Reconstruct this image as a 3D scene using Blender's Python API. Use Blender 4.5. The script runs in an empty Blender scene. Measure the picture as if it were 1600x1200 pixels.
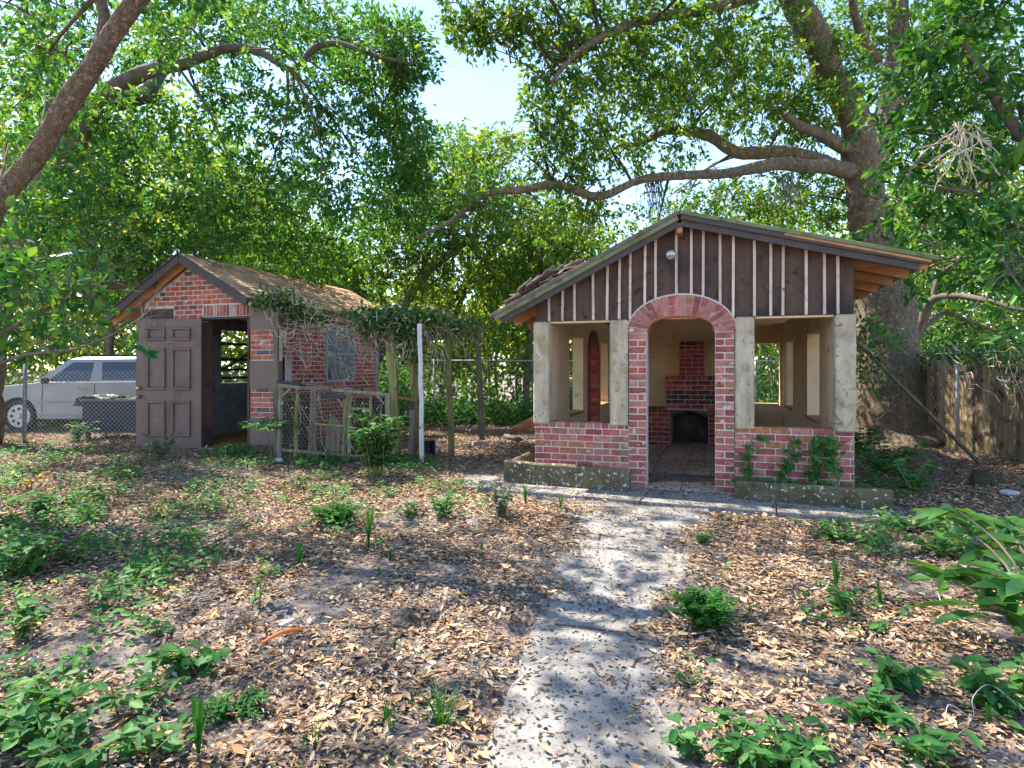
import bpy, bmesh, math, random
import numpy as np
from mathutils import Vector, Matrix, Quaternion, noise as mnoise

random.seed(7)
rng = np.random.default_rng(11)
sc = bpy.context.scene
COL = sc.collection

# ------------------------------------------------------------------ camera, sky, sun, exposure
F, CX, HY, CH = 950.0, 800.0, 577.0, 1.45       # focal length (px of the 1600 px photo), centre, horizon row, eye height
cam = bpy.data.cameras.new('camera')
cam.sensor_width = 36.0
cam.sensor_fit = 'HORIZONTAL'
cam.lens = F / 1600.0 * 36.0
cam.shift_y = (HY - 600.0) / 1600.0
cam.clip_start = 0.05
cam.clip_end = 2000
camo = bpy.data.objects.new('camera', cam)
COL.objects.link(camo)
camo.location = (0, 0, CH)
camo.rotation_euler = (math.radians(90), 0, 0)
sc.camera = camo

SUN_EL = math.radians(58)
SUN_AZ = math.radians(-58)                       # clockwise from +Y: to the left and behind the buildings
sun_dir = Vector((math.sin(SUN_AZ) * math.cos(SUN_EL), math.cos(SUN_AZ) * math.cos(SUN_EL), math.sin(SUN_EL)))
world = bpy.data.worlds.new('World')
sc.world = world
world.use_nodes = True
wn = world.node_tree.nodes
wl = world.node_tree.links
sky = wn.new('ShaderNodeTexSky')
sky.sky_type = 'NISHITA'
sky.sun_disc = False
sky.sun_elevation = SUN_EL
sky.sun_rotation = SUN_AZ
sky.air_density = 1.0
sky.dust_density = 0.15
sky.ozone_density = 2.0
wn['Background'].inputs['Strength'].default_value = 0.095
wl.new(sky.outputs[0], wn['Background'].inputs['Color'])
sl = bpy.data.lights.new('sun', 'SUN')
sl.energy = 2.9
sl.angle = math.radians(0.55)
sl.color = (1.0, 0.93, 0.80)
so = bpy.data.objects.new('sun', sl)
COL.objects.link(so)
so.rotation_euler = sun_dir.to_track_quat('Z', 'Y').to_euler()

sc.view_settings.view_transform = 'Standard'
sc.view_settings.look = 'None'
sc.view_settings.gamma = 1.0
sc.view_settings.use_curve_mapping = False
sc.view_settings.exposure = 2.35
sc.cycles.use_denoising = True
sc.cycles.max_bounces = 10
sc.cycles.diffuse_bounces = 7
sc.cycles.transmission_bounces = 5
sc.cycles.transparent_max_bounces = 8
sc.cycles.sample_clamp_indirect = 6.0

# ------------------------------------------------------------------ geometry helpers
PATH_POLY = [(745, 1230), (790, 1060), (850, 930), (893, 855), (905, 806), (1105, 806), (1072, 862), (1058, 930), (1006, 1000), (1040, 1090), (1085, 1230)]
CROSS_POLY = [(724, 742), (790, 728), (790, 760), (985, 760), (1120, 760), (1150, 780), (1396, 796), (1440, 834), (1240, 822), (1105, 807), (905, 802), (800, 785), (724, 768)]
def in_poly(px, py, poly):
    inside = np.zeros(len(px), bool)
    n = len(poly)
    j = n - 1
    for i in range(n):
        xi, yi = poly[i]
        xj, yj = poly[j]
        c = ((yi > py) != (yj > py)) & (px < (xj - xi) * (py - yi) / (yj - yi + 1e-9) + xi)
        inside ^= c
        j = i
    return inside
def vnoise(x, y, s, seed=0.0):
    """cheap smooth 2-D noise in -1..1"""
    a = np.sin(x * s * 1.7 + y * s * 0.6 + seed) + np.sin(x * s * -0.8 + y * s * 1.9 + seed * 2.1) + 0.7 * np.sin(x * s * 3.3 + y * s * 2.7 + seed * 1.3) + 0.7 * np.sin(-x * s * 3.9 + y * s * 3.1 + seed * 0.7)
    return a / 3.4
POLY_W = [[((u - CX) / F * CH * F / (v - HY), CH * F / (v - HY)) for u, v in poly] for poly in (PATH_POLY, CROSS_POLY)]   # the same outlines in metres on the ground
def cleared(X, Y):
    """0..1: how far the concrete is swept free of soil at ground points X, Y"""
    wx = 0.13 * vnoise(X, Y, 3.0, 4.0) + 0.09 * vnoise(X, Y, 10.0, 1.0)
    wy = 0.13 * vnoise(X, Y, 3.5, 9.0) + 0.08 * vnoise(X, Y, 9.0, 2.0)
    acc = np.zeros(len(X))
    offs = [(0, 0), (.05, 0), (-.05, 0), (0, .05), (0, -.05), (.09, .09), (-.09, -.09), (.09, -.09), (-.09, .09)]
    for ox, oy in offs:
        acc += in_poly(X + wx + ox, Y + wy + oy, POLY_W[0]) | in_poly(X + wx * 0.5 + ox, Y + wy * 0.5 + oy, POLY_W[1])
    return acc / len(offs)
def gz(X, Y):
    X = np.asarray(X, float)
    Y = np.asarray(Y, float)
    near = (np.abs(X - 1.4) < 4.2) & (Y > 0.2) & (Y < 9.0)
    drift = np.zeros(len(X))
    if near.any():
        dx = np.clip(1 - np.maximum(0, np.abs(X[near] - 1.4) - 3.2), 0, 1) * np.clip(9.0 - Y[near], 0, 1)
        drift[near] = 0.050 * (1 - 1.15 * cleared(X[near], Y[near])) * dx
    return 0.17 * np.exp(-((X + 4.6) ** 2 + (Y - 9.9) ** 2) / 7.0) + drift + 0.012 * vnoise(X, Y, 1.1, 3.0) * (drift <= 0) + 0.007 * vnoise(X, Y, 2.3, 3.0) * (drift > 0.03)
def ground_z(x, y):
    return float(gz([x], [y])[0])

def ray(px, py):
    return Vector(((px - CX) / F, 1.0, (HY - py) / F))

def P(px, py, d):
    """world point at depth d (metres along +Y) seen at photo pixel px, py"""
    r = ray(px, py)
    return Vector((r.x * d, d, CH + r.z * d))

def G(px, py):
    """ground point seen at a photo pixel below the horizon"""
    d = CH * F / (py - HY)
    for _ in range(12):
        x = (px - CX) / F * d
        d = (CH - ground_z(x, d)) * F / (py - HY)
    x = (px - CX) / F * d
    return Vector((x, d, ground_z(x, d)))

def to_px(x, y, z):
    return CX + F * x / y, HY - F * (z - CH) / y

class MB:
    def __init__(s):
        s.v = []
        s.f = []
    def add(s, vs, fs):
        o = len(s.v)
        s.v += [tuple(v) for v in vs]
        s.f += [tuple(i + o for i in f) for f in fs]
        return s
    def box(s, a, b, j=0.0):
        x0, y0, z0 = a
        x1, y1, z1 = b
        vs = [(x, y, z) for x in (x0, x1) for y in (y0, y1) for z in (z0, z1)]
        if j:
            vs = [tuple(c + random.uniform(-j, j) for c in v) for v in vs]
        return s.add(vs, [(0, 1, 3, 2), (4, 6, 7, 5), (0, 4, 5, 1), (2, 3, 7, 6), (0, 2, 6, 4), (1, 5, 7, 3)])
    def cbox(s, a, b, c=0.01):
        """box with chamfered edges"""
        x0, y0, z0 = a
        x1, y1, z1 = b
        vs, fs = chamfer_box(x1 - x0, y1 - y0, z1 - z0, c)
        m = Vector(((x0 + x1) / 2, (y0 + y1) / 2, (z0 + z1) / 2))
        return s.add([Vector(v) + m for v in vs], fs)
    def beam(s, p0, p1, w, h, up=(0, 0, 1), c=0.0, j=0.0):
        p0 = Vector(p0)
        p1 = Vector(p1)
        d = (p1 - p0)
        L = d.length
        d.normalize()
        u = Vector(up)
        if abs(d.dot(u)) > 0.98:
            u = Vector((0, 1, 0))
        sx = d.cross(u).normalized()
        sz = sx.cross(d).normalized()
        if c:
            vs, fs = chamfer_box(w, L, h, c)
        else:
            vs = [(x, y, z) for x in (-w / 2, w / 2) for y in (-L / 2, L / 2) for z in (-h / 2, h / 2)]
            fs = [(0, 1, 3, 2), (4, 6, 7, 5), (0, 4, 5, 1), (2, 3, 7, 6), (0, 2, 6, 4), (1, 5, 7, 3)]
        m = (p0 + p1) / 2
        out = []
        for v in vs:
            q = m + sx * v[0] + d * v[1] + sz * v[2]
            if j:
                q += Vector((random.uniform(-j, j), random.uniform(-j, j), random.uniform(-j, j)))
            out.append(q)
        return s.add(out, fs)
    def tube(s, pts, rad, n=8, cap=True, lump=0.0, seed=0.0):
        pts = [Vector(p) for p in pts]
        if not hasattr(rad, '__len__'):
            rad = [rad] * len(pts)
        vs, fs = [], []
        prev = None
        for i, p in enumerate(pts):
            a = pts[max(0, i - 1)]
            b = pts[min(len(pts) - 1, i + 1)]
            d = (b - a).normalized()
            if prev is None:
                u = d.orthogonal().normalized()
            else:
                u = (prev - d * prev.dot(d))
                u = u.normalized() if u.length > 1e-6 else d.orthogonal().normalized()
            prev = u
            w = d.cross(u)
            for k in range(n):
                an = 2 * math.pi * k / n
                q = u * math.cos(an) + w * math.sin(an)
                r = rad[i]
                if lump:
                    r *= 1 + lump * mnoise.noise(Vector((q.x * 1.7 + seed, q.y * 1.7 + p.x * 0.8, q.z + p.z * 1.6)))
                vs.append(p + q * r)
            if i:
                o = (i - 1) * n
                for k in range(n):
                    k2 = (k + 1) % n
                    fs.append((o + k, o + k2, o + n + k2, o + n + k))
        if cap:
            fs.append(tuple(range(n - 1, -1, -1)))
            o = (len(pts) - 1) * n
            fs.append(tuple(range(o, o + n)))
        return s.add(vs, fs)
    def prism(s, poly, y0, y1):
        """polygon in x,z extruded along y"""
        n = len(poly)
        vs = [(x, y0, z) for x, z in poly] + [(x, y1, z) for x, z in poly]
        fs = [tuple(range(n)), tuple(range(2 * n - 1, n - 1, -1))]
        for i in range(n):
            k = (i + 1) % n
            fs.append((i, n + i, n + k, k))
        return s.add(vs, fs)
    def mesh(s, name, m, smooth=False):
        me = bpy.data.meshes.new(name)
        me.from_pydata(s.v, [], s.f)
        if smooth:
            me.polygons.foreach_set('use_smooth', [True] * len(me.polygons))
        bm = bmesh.new()
        bm.from_mesh(me)
        bmesh.ops.recalc_face_normals(bm, faces=bm.faces)
        bm.to_mesh(me)
        bm.free()
        if m is not None:
            me.materials.append(m)
        return me
    def build(s, name, m, parent=None, smooth=False, loc=None):
        return link(name, s.mesh(name, m, smooth), parent, loc)

def chamfer_box(w, d, h, c):
    x, y, z = w / 2, d / 2, h / 2
    c = min(c, x * 0.6, y * 0.6, z * 0.6)
    vs, idx = [], {}
    for sx in (-1, 1):
        for sy in (-1, 1):
            for sz in (-1, 1):
                for ax in range(3):
                    p = [sx * (x - c), sy * (y - c), sz * (z - c)]
                    p[ax] = (sx * x, sy * y, sz * z)[ax]
                    idx[(sx, sy, sz, ax)] = len(vs)
                    vs.append(tuple(p))
    fs = []
    I = lambda a, b, e, ax: idx[(a, b, e, ax)]
    for q in (-1, 1):
        fs.append((I(q, -1, -1, 0), I(q, 1, -1, 0), I(q, 1, 1, 0), I(q, -1, 1, 0)))
        fs.append((I(-1, q, -1, 1), I(1, q, -1, 1), I(1, q, 1, 1), I(-1, q, 1, 1)))
        fs.append((I(-1, -1, q, 2), I(1, -1, q, 2), I(1, 1, q, 2), I(-1, 1, q, 2)))
    for a in (-1, 1):
        for b in (-1, 1):
            fs.append((I(a, b, -1, 0), I(a, b, 1, 0), I(a, b, 1, 1), I(a, b, -1, 1)))
            fs.append((I(a, -1, b, 0), I(a, 1, b, 0), I(a, 1, b, 2), I(a, -1, b, 2)))
            fs.append((I(-1, a, b, 1), I(1, a, b, 1), I(1, a, b, 2), I(-1, a, b, 2)))
            for e in (-1, 1):
                fs.append((I(a, b, e, 0), I(a, b, e, 1), I(a, b, e, 2)))
    return vs, fs

def link(name, me, parent=None, loc=None):
    o = bpy.data.objects.new(name, me)
    COL.objects.link(o)
    if parent is not None:
        o.parent = parent
    if loc is not None:
        o.location = loc
    return o

def tag(o, label=None, cat=None, group=None, kind=None):
    if label:
        o['label'] = label
    if cat:
        o['category'] = cat
    if group:
        o['group'] = group
    if kind:
        o['kind'] = kind
    return o

def thing(name, label, cat, loc=(0, 0, 0), rotz=0.0, group=None):
    o = bpy.data.objects.new(name, None)
    COL.objects.link(o)
    o.location = loc
    o.rotation_euler = (0, 0, rotz)
    o.empty_display_size = 0.2
    return tag(o, label, cat, group)

_brick_cache = {}
def brick(w, d, h, m, parent, loc, rot=(0, 0, 0), name='brick', c=0.006):
    key = (round(w, 3), round(d, 3), round(h, 3), m.name, name)
    if key not in _brick_cache:
        vs, fs = chamfer_box(w, d, h, c)
        _brick_cache[key] = MB().add(vs, fs).mesh(name, m)
    o = link(name, _brick_cache[key], parent, loc)
    o.rotation_euler = rot
    return o

def gridwall(us, vs_, th, holes):
    """wall in x (u) / z (v), thickness th along +y, with rectangular holes; only outer faces are made"""
    U = sorted(set([us[0], us[1]] + [h[0] for h in holes] + [h[1] for h in holes]))
    V = sorted(set([vs_[0], vs_[1]] + [h[2] for h in holes] + [h[3] for h in holes]))
    U = [u for u in U if us[0] <= u <= us[1]]
    V = [v for v in V if vs_[0] <= v <= vs_[1]]
    def solid(i, j):
        if i < 0 or j < 0 or i >= len(U) - 1 or j >= len(V) - 1:
            return False
        cu, cv = (U[i] + U[i + 1]) / 2, (V[j] + V[j + 1]) / 2
        return not any(h[0] < cu < h[1] and h[2] < cv < h[3] for h in holes)
    mb = MB()
    for i in range(len(U) - 1):
        for j in range(len(V) - 1):
            if not solid(i, j):
                continue
            a, b, c, d = U[i], U[i + 1], V[j], V[j + 1]
            for y in (0, th):
                mb.add([(a, y, c), (b, y, c), (b, y, d), (a, y, d)], [(0, 1, 2, 3)])
            if not solid(i - 1, j):
                mb.add([(a, 0, c), (a, th, c), (a, th, d), (a, 0, d)], [(0, 1, 2, 3)])
            if not solid(i + 1, j):
                mb.add([(b, 0, c), (b, th, c), (b, th, d), (b, 0, d)], [(0, 1, 2, 3)])
            if not solid(i, j - 1):
                mb.add([(a, 0, c), (b, 0, c), (b, th, c), (a, th, c)], [(0, 1, 2, 3)])
            if not solid(i, j + 1):
                mb.add([(a, 0, d), (b, 0, d), (b, th, d), (a, th, d)], [(0, 1, 2, 3)])
    return mb

LEAF4 = (np.array([(0, 0, 0), (0.42, 0.5, 0.05), (1, 0, 0), (0.42, -0.5, 0.05)], float), [(0, 3, 2, 1)])
LEAF_FOLD = (np.array([(0, 0, 0), (0.28, 0.42, 0.10), (0.66, 0.38, 0.08), (1, 0, -0.04), (0.66, -0.38, 0.08), (0.28, -0.42, 0.10), (0.5, 0, 0.0)], float),
             [(0, 6, 2, 1), (6, 3, 2), (0, 5, 4, 6), (6, 4, 3)])
LEAF_DRY = (np.array([(0, 0, 0.10), (0.45, 0.5, 0.16), (1, 0, 0.12), (0.45, -0.5, 0.16), (0.5, 0, -0.04)], float),
            [(0, 4, 1), (4, 2, 1), (0, 3, 4), (4, 3, 2)])

def leaves_mesh(name, c, d, nrm, length, width, tpl, m):
    """one mesh of many leaves: c centres (N,3), d directions, nrm rough normals, length/width (N,)"""
    N = len(c)
    T, faces = tpl
    d = d / (np.linalg.norm(d, axis=1, keepdims=True) + 1e-9)
    s = np.cross(nrm, d)
    s /= (np.linalg.norm(s, axis=1, keepdims=True) + 1e-9)
    n = np.cross(d, s)
    K = len(T)
    V = (c[:, None, :] + d[:, None, :] * (T[None, :, 0:1] * length[:, None, None])
         + s[:, None, :] * (T[None, :, 1:2] * width[:, None, None])
         + n[:, None, :] * (T[None, :, 2:3] * length[:, None, None]))
    V = V.reshape(-1, 3)
    loops, starts, tot = [], [], 0
    fl = []
    for f in faces:
        fl.append(np.array(f))
    per = sum(len(f) for f in fl)
    base = np.concatenate(fl)
    L = (base[None, :] + (np.arange(N) * K)[:, None]).reshape(-1)
    st = np.cumsum([0] + [len(f) for f in fl])[:-1]
    S = (st[None, :] + (np.arange(N) * per)[:, None]).reshape(-1)
    Tt = np.tile(np.array([len(f) for f in fl]), N)
    me = bpy.data.meshes.new(name)
    me.vertices.add(len(V))
    me.vertices.foreach_set('co', V.astype(np.float32).ravel())
    me.loops.add(len(L))
    me.loops.foreach_set('vertex_index', L.astype(np.int32))
    me.polygons.add(len(S))
    me.polygons.foreach_set('loop_start', S.astype(np.int32))
    me.polygons.foreach_set('loop_total', Tt.astype(np.int32))
    me.update(calc_edges=True)
    me.materials.append(m)
    return me

def rand_dirs(n):
    v = rng.normal(size=(n, 3))
    return v / np.linalg.norm(v, axis=1, keepdims=True)

# ------------------------------------------------------------------ materials
def new_mat(name):
    m = bpy.data.materials.new(name)
    m.use_nodes = True
    nt = m.node_tree
    return m, nt, nt.nodes['Principled BSDF']

def ramp(nt, cols, pos=None, interp='LINEAR'):
    r = nt.nodes.new('ShaderNodeValToRGB')
    el = r.color_ramp.elements
    n = len(cols)
    pos = pos or [i / max(1, n - 1) for i in range(n)]
    while len(el) < n:
        el.new(0.5)
    for e, p, c in zip(el, pos, cols):
        e.position = p
        e.color = (c[0], c[1], c[2], 1)
    r.color_ramp.interpolation = interp
    return r

def noise_node(nt, scale, detail=6, rough=0.6, coord='Object', stretch=None, dist=0.0):
    tc = nt.nodes.new('ShaderNodeTexCoord')
    n = nt.nodes.new('ShaderNodeTexNoise')
    n.inputs['Scale'].default_value = scale
    n.inputs['Detail'].default_value = detail
    n.inputs['Roughness'].default_value = rough
    n.inputs['Distortion'].default_value = dist
    src = tc.outputs[coord]
    if stretch:
        mp = nt.nodes.new('ShaderNodeMapping')
        mp.inputs['Scale'].default_value = stretch
        nt.links.new(src, mp.inputs['Vector'])
        src = mp.outputs[0]
    nt.links.new(src, n.inputs['Vector'])
    return n

def mixrgb(nt, fac, a, b, mode='MIX'):
    x = nt.nodes.new('ShaderNodeMixRGB')
    x.blend_type = mode
    for inp, v in ((x.inputs['Fac'], fac), (x.inputs['Color1'], a), (x.inputs['Color2'], b)):
        if hasattr(v, 'type') or hasattr(v, 'is_output'):
            nt.links.new(v, inp)
        elif isinstance(v, (int, float)):
            inp.default_value = v
        else:
            inp.default_value = (v[0], v[1], v[2], 1)
    return x

def bump(nt, bs, n, strength=0.3, dist=0.01):
    b = nt.nodes.new('ShaderNodeBump')
    b.inputs['Strength'].default_value = strength
    b.inputs['Distance'].default_value = dist
    nt.links.new(n.outputs['Fac'], b.inputs['Height'])
    nt.links.new(b.outputs[0], bs.inputs['Normal'])

def mat(name, cols, scale=6.0, rough=0.85, bs=0.3, bscale=40.0, bdist=0.006, pos=None, stretch=None, metal=0.0, spots=None, vary=0.0, dist=0.0):
    """noise-coloured rough surface; spots = (colour, scale, threshold, softness)"""
    m, nt, p = new_mat(name)
    n = noise_node(nt, scale, 8, 0.62, stretch=stretch, dist=dist)
    r = ramp(nt, cols, pos or [0.28 + 0.44 * i / max(1, len(cols) - 1) for i in range(len(cols))])
    nt.links.new(n.outputs['Fac'], r.inputs[0])
    col = r.outputs[0]
    for sp in (spots or []):
        n2 = noise_node(nt, sp[1], 4, 0.6)
        r2 = ramp(nt, [(0, 0, 0), (1, 1, 1)], [sp[2], sp[2] + sp[3]])
        nt.links.new(n2.outputs['Fac'], r2.inputs[0])
        col = mixrgb(nt, r2.outputs[0], col, sp[0]).outputs[0]
    if vary:
        oi = nt.nodes.new('ShaderNodeObjectInfo')
        r3 = ramp(nt, [(1 - vary,) * 3, (1 + vary,) * 3])
        nt.links.new(oi.outputs['Random'], r3.inputs[0])
        col = mixrgb(nt, 1.0, col, r3.outputs[0], 'MULTIPLY').outputs[0]
    nt.links.new(col, p.inputs['Base Color'])
    p.inputs['Roughness'].default_value = rough
    p.inputs['Metallic'].default_value = metal
    if bs:
        bump(nt, p, noise_node(nt, bscale, 8, 0.65, stretch=stretch), bs, bdist)
    return m

def brick_mat(name, cols, white=0.70, soot=None, moss=None):
    """colour of each brick from its own random number, with pits, stains and smears of old mortar"""
    m, nt, p = new_mat(name)
    oi = nt.nodes.new('ShaderNodeObjectInfo')
    r = ramp(nt, cols, [i / len(cols) for i in range(len(cols))], 'CONSTANT')
    nt.links.new(oi.outputs['Random'], r.inputs[0])
    ad = nt.nodes.new('ShaderNodeVectorMath')
    ad.operation = 'MULTIPLY_ADD'
    tc = nt.nodes.new('ShaderNodeTexCoord')
    nt.links.new(oi.outputs['Random'], ad.inputs[0])
    ad.inputs[1].default_value = (37, 71, 53)
    nt.links.new(tc.outputs['Object'], ad.inputs[2])
    def nz(scale, detail=6):
        n = nt.nodes.new('ShaderNodeTexNoise')
        n.inputs['Scale'].default_value = scale
        n.inputs['Detail'].default_value = detail
        nt.links.new(ad.outputs[0], n.inputs['Vector'])
        return n
    n1 = nz(16)
    r1 = ramp(nt, [(0.55, 0.5, 0.5), (1.25, 1.25, 1.25)], [0.3, 0.7])
    nt.links.new(n1.outputs['Fac'], r1.inputs[0])
    c1 = mixrgb(nt, 0.8, r.outputs[0], r1.outputs[0], 'MULTIPLY')
    n2 = nz(9, 8)
    r2 = ramp(nt, [(0, 0, 0), (1, 1, 1)], [white - 0.06, white + 0.03])
    nt.links.new(n2.outputs['Fac'], r2.inputs[0])
    c2 = mixrgb(nt, r2.outputs[0], c1.outputs[0], (0.55, 0.50, 0.47))
    out = c2.outputs[0]
    if moss:
        g = nt.nodes.new('ShaderNodeNewGeometry')
        n3 = nt.nodes.new('ShaderNodeTexNoise')
        n3.inputs['Scale'].default_value = 2.6
        n3.inputs['Detail'].default_value = 7
        nt.links.new(g.outputs['Position'], n3.inputs['Vector'])
        r3 = ramp(nt, [(0, 0, 0), (0.75, 0.75, 0.75)], [0.54, 0.66])
        nt.links.new(n3.outputs['Fac'], r3.inputs[0])
        out = mixrgb(nt, r3.outputs[0], out, moss).outputs[0]
    if soot:
        g = nt.nodes.new('ShaderNodeNewGeometry')
        n3 = nt.nodes.new('ShaderNodeTexNoise')
        n3.inputs['Scale'].default_value = 3.5
        nt.links.new(g.outputs['Position'], n3.inputs['Vector'])
        r3 = ramp(nt, [(0, 0, 0), (0.9, 0.9, 0.9)], [0.45, 0.62])
        nt.links.new(n3.outputs['Fac'], r3.inputs[0])
        out = mixrgb(nt, r3.outputs[0], out, soot).outputs[0]
    nt.links.new(out, p.inputs['Base Color'])
    p.inputs['Roughness'].default_value = 0.88
    bump(nt, p, nz(60, 8), 0.45, 0.004)
    return m

def leaf_mat(name, cols, trans=0.45, rough=0.45, tboost=2.1):
    m, nt, p = new_mat(name)
    g = nt.nodes.new('ShaderNodeNewGeometry')
    r = ramp(nt, cols)
    nt.links.new(g.outputs['Random Per Island'], r.inputs[0])
    nt.links.new(r.outputs[0], p.inputs['Base Color'])
    p.inputs['Roughness'].default_value = rough
    p.inputs['Specular IOR Level'].default_value = 0.22
    if trans:
        t = nt.nodes.new('ShaderNodeBsdfTranslucent')
        tcol = mixrgb(nt, 1.0, r.outputs[0], (tboost * 1.25, tboost, tboost * 0.35), 'MULTIPLY')
        nt.links.new(tcol.outputs[0], t.inputs['Color'])
        mx = nt.nodes.new('ShaderNodeMixShader')
        mx.inputs[0].default_value = trans
        nt.links.new(p.outputs[0], mx.inputs[1])
        nt.links.new(t.outputs[0], mx.inputs[2])
        nt.links.new(mx.outputs[0], nt.nodes['Material Output'].inputs['Surface'])
    return m

M = {}
M['brick_pink'] = brick_mat('brick_pink', [(0.3816, 0.0989, 0.08), (0.4664, 0.1634, 0.128), (0.265, 0.0645, 0.056), (0.3816, 0.1462, 0.068), (0.4558, 0.1806, 0.144), (0.318, 0.086, 0.068), (0.4028, 0.086, 0.068), (0.424, 0.1548, 0.12), (0.3286, 0.1204, 0.072), (0.3816, 0.129, 0.096)], 0.68, moss=(0.17, 0.145, 0.075))
M['brick_red'] = brick_mat('brick_red', [(0.42, 0.105, 0.06), (0.36, 0.085, 0.055), (0.47, 0.14, 0.08), (0.28, 0.08, 0.065), (0.44, 0.12, 0.07), (0.45, 0.17, 0.11), (0.15, 0.08, 0.085), (0.40, 0.10, 0.06)], 0.70)
M['brick_side'] = brick_mat('brick_side', [(0.391, 0.075, 0.057), (0.322, 0.06, 0.0522), (0.437, 0.105, 0.0712), (0.253, 0.06, 0.057), (0.368, 0.08, 0.057), (0.414, 0.11, 0.0808), (0.161, 0.07, 0.0712)], 0.72)
M['brick_soldier'] = brick_mat('brick_soldier', [(0.33, 0.09, 0.06), (0.40, 0.15, 0.10), (0.46, 0.36, 0.32), (0.16, 0.07, 0.065), (0.36, 0.10, 0.07), (0.28, 0.07, 0.05)], 0.70)
M['brick_hearth'] = brick_mat('brick_hearth', [(0.36, 0.055, 0.0473), (0.288, 0.044, 0.042), (0.432, 0.0825, 0.0578), (0.192, 0.0385, 0.0368), (0.396, 0.066, 0.0525)], 0.74)
M['brick_soot'] = brick_mat('brick_soot', [(0.28, 0.05, 0.045), (0.20, 0.04, 0.04), (0.12, 0.03, 0.03), (0.25, 0.06, 0.05)], 0.76, soot=(0.035, 0.028, 0.03))
M['mortar'] = mat('mortar', [(0.46, 0.39, 0.36), (0.62, 0.55, 0.51)], 14, 0.95, 0.5, 60)
M['mortar_dark'] = mat('mortar_dark', [(0.40, 0.34, 0.32), (0.58, 0.52, 0.48)], 14, 0.95, 0.5, 60)
M['stucco_tan'] = mat('stucco_tan', [(0.54, 0.35, 0.19), (0.66, 0.47, 0.28), (0.70, 0.52, 0.34)], 2.4, 0.92, 0.35, 26, 0.008, spots=[((0.26, 0.20, 0.13), 5.0, 0.62, 0.10)])
M['stucco_pale'] = mat('stucco_pale', [(0.34, 0.255, 0.165), (0.55, 0.44, 0.31), (0.69, 0.58, 0.43)], 4.5, 0.95, 1.0, 20, 0.05, stretch=(1.6, 1.6, 0.5), spots=[((0.27, 0.245, 0.20), 5, 0.55, 0.16), ((0.17, 0.145, 0.10), 22, 0.61, 0.09), ((0.46, 0.33, 0.15), 2.6, 0.58, 0.14)])
M['paint_brown'] = mat('paint_brown', [(0.05, 0.024, 0.019), (0.08, 0.041, 0.031), (0.105, 0.06, 0.039)], 2.2, 0.8, 0.3, 30, stretch=(2.5, 1, 0.6), spots=[((0.018, 0.014, 0.018), 1.3, 0.52, 0.14), ((0.15, 0.10, 0.045), 2.2, 0.60, 0.12), ((0.02, 0.012, 0.012), 11, 0.60, 0.08), ((0.30, 0.25, 0.22), 60, 0.76, 0.02)])
M['paint_door'] = mat('paint_door', [(0.145, 0.086, 0.072), (0.168, 0.104, 0.086)], 3, 0.55, 0.12, 50, 0.002, stretch=(2.5, 2.5, 0.7), spots=[((0.085, 0.058, 0.052), 2.0, 0.52, 0.16), ((0.19, 0.145, 0.13), 5, 0.60, 0.12), ((0.30, 0.26, 0.24), 55, 0.70, 0.03)])
M['paint_fascia'] = mat('paint_fascia', [(0.045, 0.033, 0.033), (0.08, 0.058, 0.053)], 5, 0.75, 0.2, 40, stretch=(1, 1, 4))
M['batten'] = mat('batten', [(0.36, 0.23, 0.17), (0.58, 0.44, 0.36), (0.66, 0.53, 0.45)], 9, 0.85, 0.3, 40, stretch=(1, 1, 0.4), vary=0.15, spots=[((0.14, 0.08, 0.06), 22, 0.62, 0.05)])
M['moss_edge'] = mat('moss_edge', [(0.075, 0.085, 0.03), (0.15, 0.17, 0.08), (0.20, 0.21, 0.13)], 7, 0.95, 0.4, 40, spots=[((0.05, 0.04, 0.035), 6, 0.6, 0.1)])
M['raw_wood'] = mat('raw_wood', [(0.24, 0.09, 0.035), (0.38, 0.17, 0.07), (0.46, 0.24, 0.11)], 6, 0.8, 0.3, 30, stretch=(0.4, 1, 4), vary=0.2)
M['grey_wood'] = mat('grey_wood', [(0.085, 0.062, 0.045), (0.18, 0.14, 0.10), (0.27, 0.225, 0.175)], 7, 0.9, 0.5, 30, stretch=(3, 3, 0.4), vary=0.25)
M['pale_wood'] = mat('pale_wood', [(0.11, 0.09, 0.06), (0.21, 0.175, 0.125), (0.34, 0.30, 0.23)], 7, 0.9, 0.4, 30, stretch=(3, 3, 0.4), spots=[((0.18, 0.16, 0.10), 8, 0.6, 0.08)])
M['moss_wood'] = mat('moss_wood', [(0.08, 0.075, 0.025), (0.20, 0.19, 0.06), (0.30, 0.27, 0.13)], 6, 0.95, 0.5, 30, stretch=(3, 3, 0.35), vary=0.15, spots=[((0.14, 0.10, 0.065), 5, 0.56, 0.1)])
M['white_post'] = mat('white_post', [(0.46, 0.44, 0.43), (0.68, 0.66, 0.66)], 8, 0.7, 0.3, 30, stretch=(3, 3, 0.4), spots=[((0.25, 0.20, 0.16), 6, 0.63, 0.06)])
M['fence_wood'] = mat('fence_wood', [(0.15, 0.10, 0.055), (0.32, 0.23, 0.125), (0.48, 0.37, 0.225)], 10, 0.9, 0.6, 30, 0.01, stretch=(3, 3, 0.3), vary=0.4, spots=[((0.06, 0.048, 0.034), 5, 0.54, 0.1), ((0.15, 0.14, 0.12), 2.4, 0.56, 0.14)])
M['shingle'] = mat('shingle', [(0.23, 0.12, 0.07), (0.42, 0.25, 0.15), (0.55, 0.37, 0.24)], 10, 0.95, 0.6, 120, 0.004, vary=0.34, spots=[((0.11, 0.085, 0.07), 6, 0.62, 0.1)])
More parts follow.
